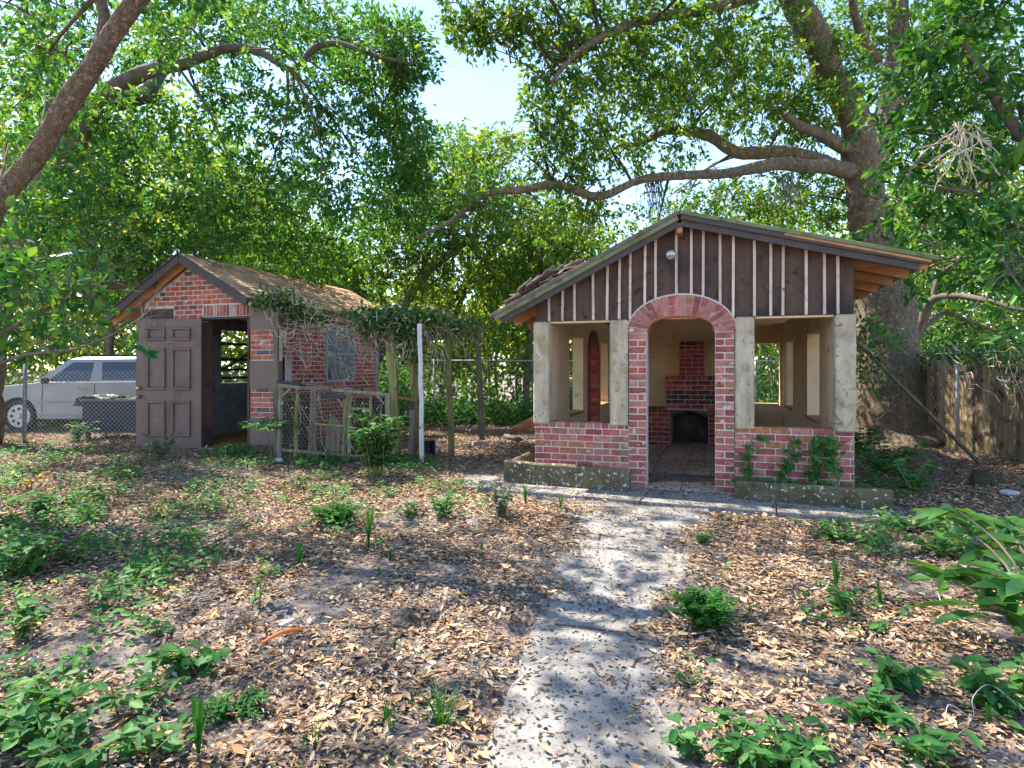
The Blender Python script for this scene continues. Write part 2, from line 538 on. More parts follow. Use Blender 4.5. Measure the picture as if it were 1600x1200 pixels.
M['old_shingle'] = mat('old_shingle', [(0.09, 0.075, 0.07), (0.20, 0.155, 0.13), (0.34, 0.27, 0.22)], 8, 0.95, 0.6, 80, 0.006, vary=0.35)
M['kerb'] = mat('kerb', [(0.045, 0.036, 0.014), (0.085, 0.066, 0.03), (0.13, 0.10, 0.055), (0.075, 0.058, 0.012)], 4.5, 0.95, 0.7, 30, 0.012, spots=[((0.045, 0.042, 0.035), 3, 0.55, 0.12), ((0.46, 0.46, 0.42), 22, 0.60, 0.03), ((0.42, 0.42, 0.38), 48, 0.64, 0.03)])
M['concrete'] = mat('concrete', [(0.14, 0.125, 0.112), (0.255, 0.232, 0.21), (0.34, 0.31, 0.28)], 3.2, 0.95, 0.6, 50, 0.008, spots=[((0.27, 0.205, 0.165), 1.7, 0.56, 0.14), ((0.12, 0.115, 0.12), 2.6, 0.55, 0.2), ((0.07, 0.066, 0.068), 30, 0.57, 0.06), ((0.06, 0.056, 0.058), 75, 0.60, 0.05)])
M['tile'] = mat('tile', [(0.34, 0.20, 0.15), (0.48, 0.31, 0.24), (0.56, 0.40, 0.32)], 4, 0.8, 0.3, 40, vary=0.2, spots=[((0.16, 0.11, 0.085), 5, 0.55, 0.12)])
def soil_mat():
    m, nt, p = new_mat('soil')
    n = noise_node(nt, 3.2, 8, 0.62)
    base = ramp(nt, [(0.07, 0.064, 0.064), (0.155, 0.143, 0.142), (0.26, 0.24, 0.23)], [0.3, 0.5, 0.72])
    nt.links.new(n.outputs['Fac'], base.inputs[0])
    col = base.outputs[0]
    for sc_, thr, tint in ((70, 0.50, [(0.10, 0.06, 0.04), (0.34, 0.21, 0.13), (0.46, 0.32, 0.21), (0.22, 0.13, 0.09)]), (34, 0.62, [(0.08, 0.05, 0.04), (0.40, 0.26, 0.16), (0.28, 0.16, 0.10)])):
        tc = nt.nodes.new('ShaderNodeTexCoord')
        v = nt.nodes.new('ShaderNodeTexVoronoi')
        v.inputs['Scale'].default_value = sc_
        nt.links.new(tc.outputs['Object'], v.inputs['Vector'])
        sep = nt.nodes.new('ShaderNodeSeparateColor')
        nt.links.new(v.outputs['Color'], sep.inputs[0])
        rr = ramp(nt, tint, None, 'CONSTANT')
        nt.links.new(sep.outputs[0], rr.inputs[0])
        mk = ramp(nt, [(0, 0, 0), (1, 1, 1)], [thr, thr + 0.02])
        nt.links.new(sep.outputs[1], mk.inputs[0])
        big = noise_node(nt, 1.5, 5, 0.6)
        mk2 = ramp(nt, [(0.15, 0.15, 0.15), (1, 1, 1)], [0.42, 0.56])
        nt.links.new(big.outputs['Fac'], mk2.inputs[0])
        mm = mixrgb(nt, 1.0, mk.outputs[0], mk2.outputs[0], 'MULTIPLY')
        col = mixrgb(nt, mm.outputs[0], col, rr.outputs[0]).outputs[0]
    nt.links.new(col, p.inputs['Base Color'])
    p.inputs['Roughness'].default_value = 0.97
    bump(nt, p, noise_node(nt, 42, 8, 0.7), 0.9, 0.03)
    return m
M['soil'] = soil_mat()

def bark_mat(name, cols, crack, scale, stretch, patch=None):
    """bark with plates parted by dark cracks"""
    m, nt, p = new_mat(name)
    n = noise_node(nt, scale * 0.8, 8, 0.65, stretch=stretch)
    r = ramp(nt, cols, [0.3 + 0.4 * i / (len(cols) - 1) for i in range(len(cols))])
    nt.links.new(n.outputs['Fac'], r.inputs[0])
    tc = nt.nodes.new('ShaderNodeTexCoord')
    wob = noise_node(nt, scale * 0.6, 4)
    add = nt.nodes.new('ShaderNodeMixRGB')
    add.blend_type = 'ADD'
    add.inputs[0].default_value = 0.30
    nt.links.new(tc.outputs['Object'], add.inputs[1])
    nt.links.new(wob.outputs['Color'], add.inputs[2])
    mp = nt.nodes.new('ShaderNodeMapping')
    mp.inputs['Scale'].default_value = stretch
    nt.links.new(add.outputs[0], mp.inputs['Vector'])
    v = nt.nodes.new('ShaderNodeTexVoronoi')
    v.feature = 'DISTANCE_TO_EDGE'
    v.inputs['Scale'].default_value = scale
    nt.links.new(mp.outputs[0], v.inputs['Vector'])
    ck = ramp(nt, [(0.45, 0.45, 0.45), (1, 1, 1)], [0.0, 0.20])
    nt.links.new(v.outputs['Distance'], ck.inputs[0])
    c1 = mixrgb(nt, ck.outputs[0], crack, r.outputs[0])
    out = c1.outputs[0]
    if patch:
        n2 = noise_node(nt, 2.6, 6)
        r2 = ramp(nt, [(0, 0, 0), (0.8, 0.8, 0.8)], [0.55, 0.66])
        nt.links.new(n2.outputs['Fac'], r2.inputs[0])
        out = mixrgb(nt, r2.outputs[0], out, patch).outputs[0]
    nt.links.new(out, p.inputs['Base Color'])
    p.inputs['Roughness'].default_value = 0.95
    fine = noise_node(nt, scale * 5, 8, 0.7)
    h = nt.nodes.new('ShaderNodeMath')
    h.operation = 'MULTIPLY_ADD'
    nt.links.new(fine.outputs['Fac'], h.inputs[0])
    h.inputs[1].default_value = 0.5
    nt.links.new(ck.outputs[0], h.inputs[2])
    b = nt.nodes.new('ShaderNodeBump')
    b.inputs['Strength'].default_value = 1.0
    b.inputs['Distance'].default_value = 0.03
    nt.links.new(h.outputs[0], b.inputs['Height'])
    nt.links.new(b.outputs[0], p.inputs['Normal'])
    return m
M['soot'] = mat('soot', [(0.02, 0.018, 0.018), (0.06, 0.05, 0.046), (0.20, 0.15, 0.12)], 2.2, 0.95, 0.4, 30)
M['dark_board'] = mat('dark_board', [(0.12, 0.125, 0.135), (0.24, 0.25, 0.265), (0.34, 0.34, 0.345)], 3, 0.8, 0.3, 30, spots=[((0.03, 0.03, 0.035), 2.6, 0.58, 0.12)])
M['bark_oak'] = bark_mat('bark_oak', [(0.12, 0.085, 0.057), (0.24, 0.18, 0.12), (0.34, 0.265, 0.185)], (0.06, 0.042, 0.028), 15, (1.2, 1.2, 0.5), (0.19, 0.19, 0.14))
M['bark_trunk'] = bark_mat('bark_trunk', [(0.045, 0.034, 0.02), (0.085, 0.064, 0.037), (0.13, 0.10, 0.058)], (0.02, 0.015, 0.01), 13, (1.2, 1.2, 0.4), (0.10, 0.11, 0.06))
M['bark_warm'] = bark_mat('bark_warm', [(0.14, 0.08, 0.05), (0.28, 0.18, 0.115), (0.42, 0.31, 0.21)], (0.06, 0.035, 0.024), 22, (1.0, 1.0, 0.45), (0.19, 0.12, 0.08))
M['bark_thin'] = mat('bark_thin', [(0.06, 0.05, 0.04), (0.13, 0.105, 0.08), (0.19, 0.16, 0.125)], 7, 0.95, 0.6, 30, 0.01)
M['coop_shade'] = mat('coop_shade', [(0.018, 0.014, 0.012), (0.04, 0.03, 0.025), (0.07, 0.055, 0.045)], 5, 0.95, 0.4, 30, stretch=(3, 3, 0.5))  # near-black colour that paints in the shade inside the coop
M['twig_dry'] = mat('twig_dry', [(0.15, 0.105, 0.07), (0.30, 0.235, 0.17), (0.44, 0.37, 0.29)], 14, 0.9, 0.3, 60)
M['twig_pale'] = mat('twig_pale', [(0.28, 0.21, 0.15), (0.46, 0.38, 0.29), (0.56, 0.49, 0.40)], 14, 0.9, 0.3, 60)
M['moss_grey'] = mat('moss_grey', [(0.07, 0.07, 0.06), (0.14, 0.14, 0.125)], 12, 0.95, 0.2, 40)
M['metal'] = mat('metal', [(0.30, 0.31, 0.33), (0.46, 0.47, 0.49)], 14, 0.5, 0.15, 50, metal=0.6)
M['post_steel'] = mat('post_steel', [(0.13, 0.15, 0.18), (0.24, 0.26, 0.29)], 10, 0.55, 0.15, 50, metal=0.5)
M['wire'] = mat('wire', [(0.33, 0.33, 0.34), (0.50, 0.50, 0.50)], 20, 0.6, 0, metal=0.3)
M['wire_old'] = mat('wire_old', [(0.22, 0.17, 0.14), (0.40, 0.36, 0.33)], 12, 0.7, 0, metal=0.2)
M['car_paint'] = mat('car_paint', [(0.24, 0.24, 0.245), (0.33, 0.325, 0.315)], 2, 0.35, 0.05, 30, spots=[((0.35, 0.30, 0.24), 4, 0.66, 0.1)])
M['car_trim'] = mat('car_trim', [(0.20, 0.20, 0.205), (0.28, 0.28, 0.28)], 5, 0.6, 0.1, 40)
M['rubber'] = mat('rubber', [(0.02, 0.02, 0.02), (0.045, 0.042, 0.04)], 9, 0.85, 0.3, 60)
M['brass'] = mat('brass', [(0.52, 0.36, 0.13), (0.62, 0.46, 0.20)], 9, 0.32, 0.05, 30, metal=0.9)
M['orange'] = mat('orange', [(0.70, 0.13, 0.02), (0.80, 0.20, 0.04)], 9, 0.5, 0.1, 30)
M['pale_plastic'] = mat('pale_plastic', [(0.45, 0.46, 0.48), (0.60, 0.60, 0.61)], 9, 0.6, 0.1, 30)
M['white_litter'] = mat('white_litter', [(0.36, 0.36, 0.35), (0.50, 0.49, 0.47)], 9, 0.6, 0.2, 30)
M['navy'] = mat('navy', [(0.012, 0.015, 0.028), (0.03, 0.034, 0.05)], 4, 0.6, 0.2, 30)
M['bin_dark'] = mat('bin_dark', [(0.022, 0.024, 0.032), (0.05, 0.05, 0.06)], 4, 0.7, 0.2, 30)
M['lamp_metal'] = mat('lamp_metal', [(0.55, 0.54, 0.52), (0.66, 0.65, 0.63)], 20, 0.3, 0.05, 30, metal=0.7)

def glass_mat(name, col, rough=0.08):
    m, nt, p = new_mat(name)
    p.inputs['Base Color'].default_value = (*col, 1)
    p.inputs['Roughness'].default_value = rough
    p.inputs['Specular IOR Level'].default_value = 0.8
    return m
M['car_glass'] = glass_mat('car_glass', (0.012, 0.014, 0.018), 0.06)
M['old_glass'] = mat('old_glass', [(0.09, 0.115, 0.14), (0.18, 0.22, 0.25), (0.13, 0.16, 0.19)], 3, 0.25, 0.05, 10)

M['leaf_oak'] = leaf_mat('leaf_oak', [(0.0275, 0.0813, 0.0168), (0.0438, 0.125, 0.024), (0.075, 0.1688, 0.0264), (0.1438, 0.2188, 0.03)], 0.42)
M['leaf_left'] = leaf_mat('leaf_left', [(0.02, 0.0875, 0.0264), (0.035, 0.1313, 0.0336), (0.0562, 0.1688, 0.0336), (0.1187, 0.2188, 0.0312)], 0.42)
M['leaf_mid'] = leaf_mat('leaf_mid', [(0.0225, 0.0938, 0.0264), (0.0438, 0.1438, 0.0312), (0.1063, 0.2125, 0.0312), (0.175, 0.25, 0.036)], 0.45)
M['leaf_far'] = leaf_mat('leaf_far', [(0.0375, 0.1125, 0.024), (0.075, 0.1625, 0.03), (0.1625, 0.2375, 0.036), (0.25, 0.2875, 0.042)], 0.48)
M['leaf_glossy'] = leaf_mat('leaf_glossy', [(0.0144, 0.072, 0.0192), (0.0264, 0.114, 0.0264), (0.048, 0.156, 0.03), (0.102, 0.216, 0.036)], 0.32, 0.42)
M['leaf_weed'] = leaf_mat('leaf_weed', [(0.0216, 0.102, 0.0264), (0.036, 0.138, 0.0336), (0.06, 0.18, 0.0408), (0.108, 0.216, 0.054)], 0.32, 0.55)
M['leaf_grey'] = leaf_mat('leaf_grey', [(0.06, 0.11, 0.06), (0.11, 0.15, 0.09), (0.18, 0.21, 0.15)], 0.25, 0.6)
M['leaf_fern'] = leaf_mat('leaf_fern', [(0.018, 0.10, 0.018), (0.03, 0.135, 0.022), (0.055, 0.17, 0.028)], 0.35, 0.5)
M['leaf_yellow'] = leaf_mat('leaf_yellow', [(0.30, 0.26, 0.02), (0.42, 0.30, 0.02), (0.36, 0.14, 0.03)], 0.35, 0.5)
M['leaf_vine'] = leaf_mat('leaf_vine', [(0.0144, 0.066, 0.0192), (0.03, 0.102, 0.0264), (0.06, 0.144, 0.036), (0.24, 0.228, 0.132)], 0.3, 0.4)
M['leaf_dry'] = leaf_mat('leaf_dry', [(0.085, 0.055, 0.042), (0.24, 0.14, 0.09), (0.42, 0.265, 0.15), (0.50, 0.345, 0.205), (0.20, 0.115, 0.08), (0.56, 0.42, 0.28), (0.46, 0.255, 0.10), (0.34, 0.26, 0.20), (0.60, 0.48, 0.35)], 0.0, 0.75)
M['crumb'] = leaf_mat('crumb', [(0.035, 0.032, 0.03), (0.07, 0.06, 0.055), (0.13, 0.10, 0.08)], 0.0, 0.9)

# ------------------------------------------------------------------ ground, walks
def build_ground():
    xs = np.concatenate([[-400, -150, -60, -30], np.arange(-18, -3.01, 0.3), np.arange(-2.8, 5.6, 0.07), np.arange(5.8, 18.1, 0.3), [30, 60, 150, 400]])
    ys = np.concatenate([[-60, -15], np.arange(-3, 0.3, 0.3), np.arange(0.4, 9.3, 0.07), np.arange(9.5, 24.1, 0.3), [30, 45, 80, 150, 500]])
    XX, YY = np.meshgrid(xs, ys)
    ZZ = gz(XX.ravel(), YY.ravel())
    ZZ = np.where((np.abs(XX.ravel()) < 19) & (YY.ravel() > -4) & (YY.ravel() < 25), ZZ, 0.0)
    mb = MB()
    mb.v = [tuple(map(float, v)) for v in zip(XX.ravel(), YY.ravel(), ZZ)]
    nx = len(xs)
    for j in range(len(ys) - 1):
        for i in range(nx - 1):
            a = j * nx + i
            mb.f.append((a, a + 1, a + nx + 1, a + nx))
    o = mb.build('ground', M['soil'], smooth=True)
    tag(o, 'dark sandy soil of the yard under dead leaves', None, None, 'structure')
build_ground()

def slab(mb, quad, z0, z1, c=0.012):
    """a concrete slab from four ground corners"""
    cx = sum(q[0] for q in quad) / 4
    cy = sum(q[1] for q in quad) / 4
    top = [(cx + (q[0] - cx) * (1 - c), cy + (q[1] - cy) * (1 - c), z1) for q in quad]
    bot = [(q[0], q[1], z0) for q in quad]
    mid = [(q[0], q[1], z1 - 0.008) for q in quad]
    vs = bot + mid + top
    fs = [(8, 9, 10, 11), (3, 2, 1, 0)]
    for i in range(4):
        k = (i + 1) % 4
        fs += [(i, k, 4 + k, 4 + i), (4 + i, 4 + k, 8 + k, 8 + i)]
    mb.add(vs, fs)

walk = bpy.data.objects.new('garden_path', None)
COL.objects.link(walk)
tag(walk, 'pale concrete path leading up to the brick pavilion', None, None, 'structure')
pa, pb = Vector((0.25, 0.6)), Vector((1.36, 6.35))
pd = (pb - pa).normalized()
pn = Vector((pd.y, -pd.x))
Lp = (pb - pa).length
PATH_W = 0.66
cuts = [0, 1.15, 2.72, 4.25, Lp - 0.006]
for i in range(len(cuts) - 1):
    a, b = cuts[i] + 0.006, cuts[i + 1] - 0.006
    mb = MB()
    w = PATH_W
    slab(mb, [pa + pd * a - pn * w, pa + pd * a + pn * w, pa + pd * b + pn * w, pa + pd * b - pn * w], -0.06, 0.022 + 0.004 * (i % 2))
    mb.build('concrete_slab', M['concrete'], walk)
ca, cb = Vector((-0.95, 7.72)), Vector((3.98, 5.72))
cd = (cb - ca).normalized()
cn = Vector((-cd.y, cd.x))
Lc = (cb - ca).length
ccut = [0, 1.3, 2.6, 3.95, Lc]
cross = bpy.data.objects.new('cross_walk', None)
COL.objects.link(cross)
tag(cross, 'concrete walk running along the front of the pavilion', None, None, 'structure')
for i in range(len(ccut) - 1):
    a, b = ccut[i] + 0.006, ccut[i + 1] - 0.006
    mb = MB()
    slab(mb, [ca + cd * a - cn * 0.22, ca + cd * b - cn * 0.22, ca + cd * b + cn * 0.60, ca + cd * a + cn * 0.60], -0.06, 0.036 + 0.003 * (i % 2), 0.008)
    mb.build('concrete_slab', M['concrete'], cross)

# ------------------------------------------------------------------ brick pavilion
PROT = math.radians(-18.06)
PO = Vector((1.976, 7.14, 0))
W0, W1, DEP = -1.78, 1.82, 5.2
def ptx(px, C=PO):
    k = (px - CX) / F
    return (C.y * k - C.x) / (0.951 + 0.31 * k)

pav = thing('brick_pavilion', 'open brick pavilion with arched doorway and dark brown gable with pale battens', 'pavilion', PO, PROT)

def roof_z(x):
    return 3.27 + 0.493 * x if x < 0 else 3.27 - 0.266 * x

def brick_run(parent, x0, x1, z, h, L, m, y=0.0, dep=0.07, off=0.0, mort=0.012, proud=-0.004, jit=0.002):
    """one course of bricks between x0 and x1 on a wall face at y looking to -y"""
    x = x0 - off
    while x < x1 - 0.01:
        a, b = max(x, x0), min(x + L, x1)
        if b - a > 0.03:
            w = b - a - mort
            yy = y - proud + random.uniform(-jit, jit)
            brick(w, dep, h - mort, m, parent, ((a + b) / 2, yy + dep / 2, z + h / 2), (0, random.uniform(-0.008, 0.008), random.uniform(-0.01, 0.01)))
        x += L

# low front walls with their bricks
for side in (-1, 1):
    a, b = (W0, -0.60) if side < 0 else (0.60, W1)
    core = MB().box((a + 0.006, 0.012, -0.1), (b - 0.002, 0.19, 0.788)).build('front_wall', M['mortar'], pav)
    for r in range(9):
        h = 0.08
        brick_run(core, a, b, r * h, h, 0.215, M['brick_pink'], off=0.107 if r % 2 else 0.0)
    if side < 0:
        brick_run(core, a, b, 0.72, 0.082, 0.094, M['brick_pink'], dep=0.19)
    else:
        brick_run(core, a, b, 0.72, 0.082, 0.215, M['brick_pink'], dep=0.19, off=0.05)
ledge = MB().beam((-1.72, -0.035, 0.195), (-0.72, -0.035, 0.185), 0.15, 0.035, up=(0, 0.55, 1)).build('wall_ledge', M['brick_pink'], pav)

# jambs of the doorway
for side in (-1, 1):
    a, b = sorted((side * 0.385, side * 0.60))
    core = MB().box((a + 0.004, 0.010, -0.1), (b - 0.003, 0.215, 1.885)).build('door_jamb', M['mortar'], pav)
    for r in range(23):
        z = 0.02 + r * 0.081
        if r % 2:
            brick_run(core, a, b, z, 0.081, (b - a) / 2, M['brick_pink'], proud=-0.004, dep=0.20)
        else:
            brick_run(core, a, b, z, 0.081, b - a, M['brick_pink'], proud=-0.004, dep=0.20)

# arch
def arch_in(th):
    c, s_ = math.cos(th), math.sin(th)
    e = 2 / 2.5
    return (0.385 * math.copysign(abs(c) ** e, c), 1.885 + 0.195 * abs(s_) ** e)
def arch_out(th):
    c, s_ = math.cos(th), math.sin(th)
    return (0.615 * c, 1.895 + 0.43 * s_)
def ring(mb, f0, f1, th0, th1, n, y0, y1):
    for i in range(n):
        t0, t1 = th0 + (th1 - th0) * i / n, th0 + (th1 - th0) * (i + 1) / n
        mb.prism([f0(t0), f1(t0), f1(t1), f0(t1)], y0, y1)
amb = MB()
ring(amb, arch_in, arch_out, 0, math.pi, 32, 0.008, 0.20)
arch = amb.build('arch', M['mortar'], pav)
NV = 19
for i in range(NV):
    g0, g1 = math.pi * i / NV, math.pi * (i + 1) / NV
    gap = 0.018
    t0, t1 = g0 + gap, g1 - gap
    segs = [(0.02, 0.97)] if i % 2 else [(0.02, 0.47), (0.53, 0.97)]
    for r0, r1 in segs:
        def lerp(th, r):
            p, q = arch_in(th), arch_out(th)
            return (p[0] + (q[0] - p[0]) * r, p[1] + (q[1] - p[1]) * r)
        tm = (t0 + t1) / 2
        cx_, cz_ = lerp(tm, (r0 + r1) / 2)
        poly = [lerp(t0, r0), lerp(t0, r1), lerp(tm, r1), lerp(t1, r1), lerp(t1, r0), lerp(tm, r0)]
        poly = [(x - cx_, z - cz_) for x, z in poly]
        MB().prism(poly, -0.012 - random.uniform(0, 0.005), 0.06).build('brick', M['brick_pink'], arch, loc=(cx_, 0, cz_))
smb = MB()
def arch_in2(th):
    x, z = arch_in(th)
    return (x * 0.965, z - 0.014 * max(0, math.sin(th)) - 0.003)
ring(smb, arch_in2, arch_in, 0, math.pi, 28, 0.012, 0.205)
smb.build('arch_soffit', mat('soffit_red', [(0.28, 0.06, 0.03), (0.40, 0.11, 0.05)], 8, 0.8), pav)
bead = MB()
ring(bead, arch_out, lambda th: (0.632 * math.cos(th), 1.895 + 0.447 * math.sin(th)), 0, math.pi, 32, -0.004, 0.05)
bead.build('arch_rim', M['mortar'], pav)

# stucco pilasters and corner columns
for a, b, lab in ((W0 - 0.01, -1.59, 'corner_column'), (-0.825, -0.607, 'pilaster'), (0.607, 0.81, 'pilaster'), (1.63, W1 + 0.012, 'corner_column')):
    mb = MB()
    mb.cbox((a, -0.028, 0.765), (b, 0.20, 2.046), 0.016)
    mb.build(lab, M['stucco_pale'], pav)

# gable board with battens
gm = MB()
gm.prism([(W0 + 0.01, 2.05), (W0 + 0.01, roof_z(W0) - 0.10), (0, 3.17), (W1 - 0.006, roof_z(W1) - 0.10), (W1 - 0.006, 2.05), (0.5, 2.05), (0.5, 2.16), (-0.5, 2.16), (-0.5, 2.05)], 0.032, 0.075)
gm.build('gable_board', M['paint_brown'], pav)
for px in (857, 879, 897, 926, 949, 968, 984.5, 1008, 1024, 1056.5, 1080, 1099, 1125, 1146, 1179, 1204.5, 1224, 1260, 1288.5, 1309.5):
    x = ptx(px)
    zt = roof_z(x) - 0.115
    zb = 2.053
    if abs(x) < 0.63:
        zb = 1.895 + 0.447 * math.sqrt(max(0, 1 - (x / 0.632) ** 2)) - 0.02
    zb = max(zb, 2.053)
    MB().beam((x + random.uniform(-0.006, 0.006), 0.017, zb), (x, 0.014, zt), 0.030, 0.032, up=(0, 1, 0), c=0.004, j=0.0015).build('batten', M['batten'], pav)
MB().box((W0 + 0.012, 0.04, 2.028), (-0.83, 0.19, 2.049)).build('beam', M['stucco_tan'], pav)
MB().box((0.82, 0.04, 2.028), (1.625, 0.19, 2.049)).build('beam', M['stucco_tan'], pav)
MB().box((W0 + 0.02, 0.08, 2.05), (W1 - 0.02, 0.19, 2.33)).build('header_wall', M['stucco_tan'], pav)

# side and back walls
def side_wall(x, holes, name, inner):
    mb = gridwall((0.21, DEP), (-0.1, 2.33), 0.17, holes)
    o = mb.build(name, M['stucco_tan'], pav)
    o.rotation_euler = (0, 0, math.radians(90))
    o.location = (x, 0, 0)
    return o
lw = side_wall(-1.61, [(1.25, 2.25, 0.76, 1.95), (2.62, 3.60, -0.1, 2.135), (3.92, 4.75, 0.76, 1.95)], 'side_wall', 1)
rw = side_wall(W1 - 0.005, [(1.10, 2.12, 0.76, 1.95), (3.70, 4.60, 0.76, 1.95)], 'side_wall', -1)
for x, ss in ((-1.695, ((1.25, 2.25), (3.92, 4.75))), (1.73, ((1.10, 2.12), (3.70, 4.60)))):
    for a, b in ss:
        MB().cbox((x - 0.12, a + 0.01, 0.762), (x + 0.12, b - 0.01, 0.80), 0.01).build('window_sill', M['raw_wood'], pav)
bw = gridwall((W0 + 0.02, W1 - 0.02), (-0.1, 2.33), 0.17, [(0.85, 1.60, 0.76, 1.95), (-1.55, -0.85, 0.76, 1.95)]).build('back_wall', M['stucco_tan'], pav, loc=(0, DEP + 0.002, 0))
MB().cbox((0.87, DEP - 0.05, 0.762), (1.58, DEP + 0.2, 0.795), 0.008).build('window_sill', M['stucco_tan'], pav)
MB().prism([(W0 + 0.02, 2.332), (W0 + 0.02, roof_z(W0) - 0.1), (0, 3.17), (W1 - 0.02, roof_z(W1) - 0.1), (W1 - 0.02, 2.332)], DEP + 0.01, DEP + 0.16).build('back_gable', M['stucco_tan'], pav)

# brick lined arched opening in the left side wall
sa = MB()
yc, hw, hs = 3.11, 0.49, 1.72
for sgn in (-1, 1):
    y0, y1 = sorted((yc + sgn * (hw - 0.11), yc + sgn * hw))
    sa.box((-1.80, y0, 0), (-1.575, y1, hs))
n = 14
for i in range(n):
    t0, t1 = math.pi * i / n, math.pi * (i + 1) / n
    def q(th, r):
        return (yc + r * math.cos(th), hs + r * 0.82 * math.sin(th))
    pts = [q(t0, hw - 0.11), q(t0, hw), q(t1, hw), q(t1, hw - 0.11)]
    sa.add([(-1.80, a, b) for a, b in pts] + [(-1.575, a, b) for a, b in pts],
           [(0, 1, 2, 3), (7, 6, 5, 4), (0, 4, 5, 1), (1, 5, 6, 2), (2, 6, 7, 3), (3, 7, 4, 0)])
side_arch = sa.build('side_arch', mat('arch_red', [(0.16, 0.05, 0.035), (0.30, 0.08, 0.05)], 9, 0.85), pav)
sp = MB()
for i in range(n):
    t0, t1 = math.pi * i / n, math.pi * (i + 1) / n
    (ya, za), (yb, zb) = (yc + hw * math.cos(t0), hs + hw * 0.82 * math.sin(t0)), (yc + hw * math.cos(t1), hs + hw * 0.82 * math.sin(t1))
    pts = [(ya, za), (ya, 2.133), (yb, 2.133), (yb, zb)]
    sp.add([(-1.778, a, b) for a, b in pts] + [(-1.612, a, b) for a, b in pts],
           [(0, 1, 2, 3), (7, 6, 5, 4), (0, 4, 5, 1), (1, 5, 6, 2), (2, 6, 7, 3), (3, 7, 4, 0)])
sp.build('arch_spandrel', M['stucco_tan'], pav)
for r in range(20):
    z = 0.02 + r * 0.084
    brick(0.222, 0.11, 0.072, M['brick_hearth'], side_arch, (-1.6885, yc + hw - 0.062, z + 0.04))
    if r < 20:
        brick(0.222, 0.11, 0.072, M['brick_hearth'], side_arch, (-1.6885, yc - hw + 0.062, z + 0.04))

# fireplace on the back wall
FY = DEP - 0.93
fire = MB().box((-0.23, DEP - 0.45, 1.31), (0.23, DEP - 0.002, 1.99)).box((-0.455, FY + 0.004, 0.70), (0.455, DEP - 0.004, 1.32)).build('fireplace', M['mortar_dark'], pav)
for r in range(8):
    brick_run(fire, -0.235, 0.235, 1.325 + r * 0.083, 0.083, 0.235 if r % 3 else 0.118, M['brick_soot'] if r == 7 else M['brick_hearth'], y=DEP - 0.45, proud=0.010, off=0.117 if r % 2 else 0)
for r in range(6):
    brick_run(fire, -0.46, 0.46, 0.715 + r * 0.088, 0.088, 0.23, M['brick_soot'] if r in (1, 2, 3) else M['brick_hearth'], y=FY, proud=0.008, off=0.115 if r % 2 else 0)
brick_run(fire, -0.47, 0.47, 1.243, 0.088, 0.094, M['brick_hearth'], y=FY, proud=0.018)
for a, b in ((-1.05, -0.37), (0.30, 1.0)):
    pier = MB().box((a, FY + 0.004, -0.02), (b, DEP - 0.02, 0.64)).build('hearth_pier', M['mortar_dark'], pav)
    for r in range(7):
        brick_run(pier, a, b, 0.01 + r * 0.09, 0.09, 0.225, M['brick_hearth'], y=FY, proud=0.008, off=0.112 if r % 2 else 0)
    brick_run(pier, a, b if a > 0 else -0.46, 0.64, 0.10, 0.10, M['brick_hearth'], y=FY, proud=0.010, dep=0.4)
fb = MB()
fb.box((-0.37, DEP - 0.06, -0.02), (0.30, DEP - 0.03, 0.72))
fb.build('firebox', M['soot'], pav)
ln = MB()                                   # iron lintel curved down at the corners of the firebox
for k in range(10):
    t0, t1 = k / 10, (k + 1) / 10
    f = lambda t: (-0.37 + 0.67 * t, 0.52 + 0.15 * (1 - abs(2 * t - 1) ** 2.6))
    (xa, za), (xb, zb) = f(t0), f(t1)
    ln.prism([(xa, za), (xb, zb), (xb, 0.712), (xa, 0.712)], FY + 0.012, FY + 0.12)
ln.build('firebox_lintel', M['soot'], pav)
# floor and tiles
floor = MB().box((W0 + 0.03, 0.02, -0.15), (W1 - 0.03, DEP - 0.02, 0.024)).box((-0.38, -0.10, -0.15), (0.38, 0.02, 0.024)).build('floor_slab', M['concrete'], pav)
for i in range(4):
    for j in range(11):
        brick(0.425, 0.425, 0.03, M['tile'], floor, (-0.65 + i * 0.435, 0.17 + j * 0.435, 0.024 + random.uniform(-0.002, 0.003)), (0, 0, 0), 'floor_tile', 0.004)

# roof
def slope_panel(x0, z0, x1, z1, y0, y1, th, name, m, parent):
    d = Vector((x1 - x0, 0, z1 - z0))
    n = Vector((-d.z, 0, d.x)).normalized()
    if n.z < 0:
        n = -n
    vs = []
    for y in (y0, y1):
        for (x, z) in ((x0, z0), (x1, z1)):
            vs.append((x, y, z))
            vs.append((x - n.x * th, y, z - n.z * th))
    return MB().add(vs, [(0, 1, 3, 2), (4, 6, 7, 5), (0, 4, 5, 1), (2, 3, 7, 6), (0, 2, 6, 4), (1, 5, 7, 3)]).build(name, m, parent)
rl = slope_panel(0.0, 3.27, -2.30, roof_z(-2.30), -0.20, DEP + 0.35, 0.035, 'roof_slope', M['old_shingle'], pav)
rr = slope_panel(0.002, 3.27, 2.56, roof_z(2.56), -0.20, DEP + 0.35, 0.035, 'roof_slope', M['moss_edge'], pav)
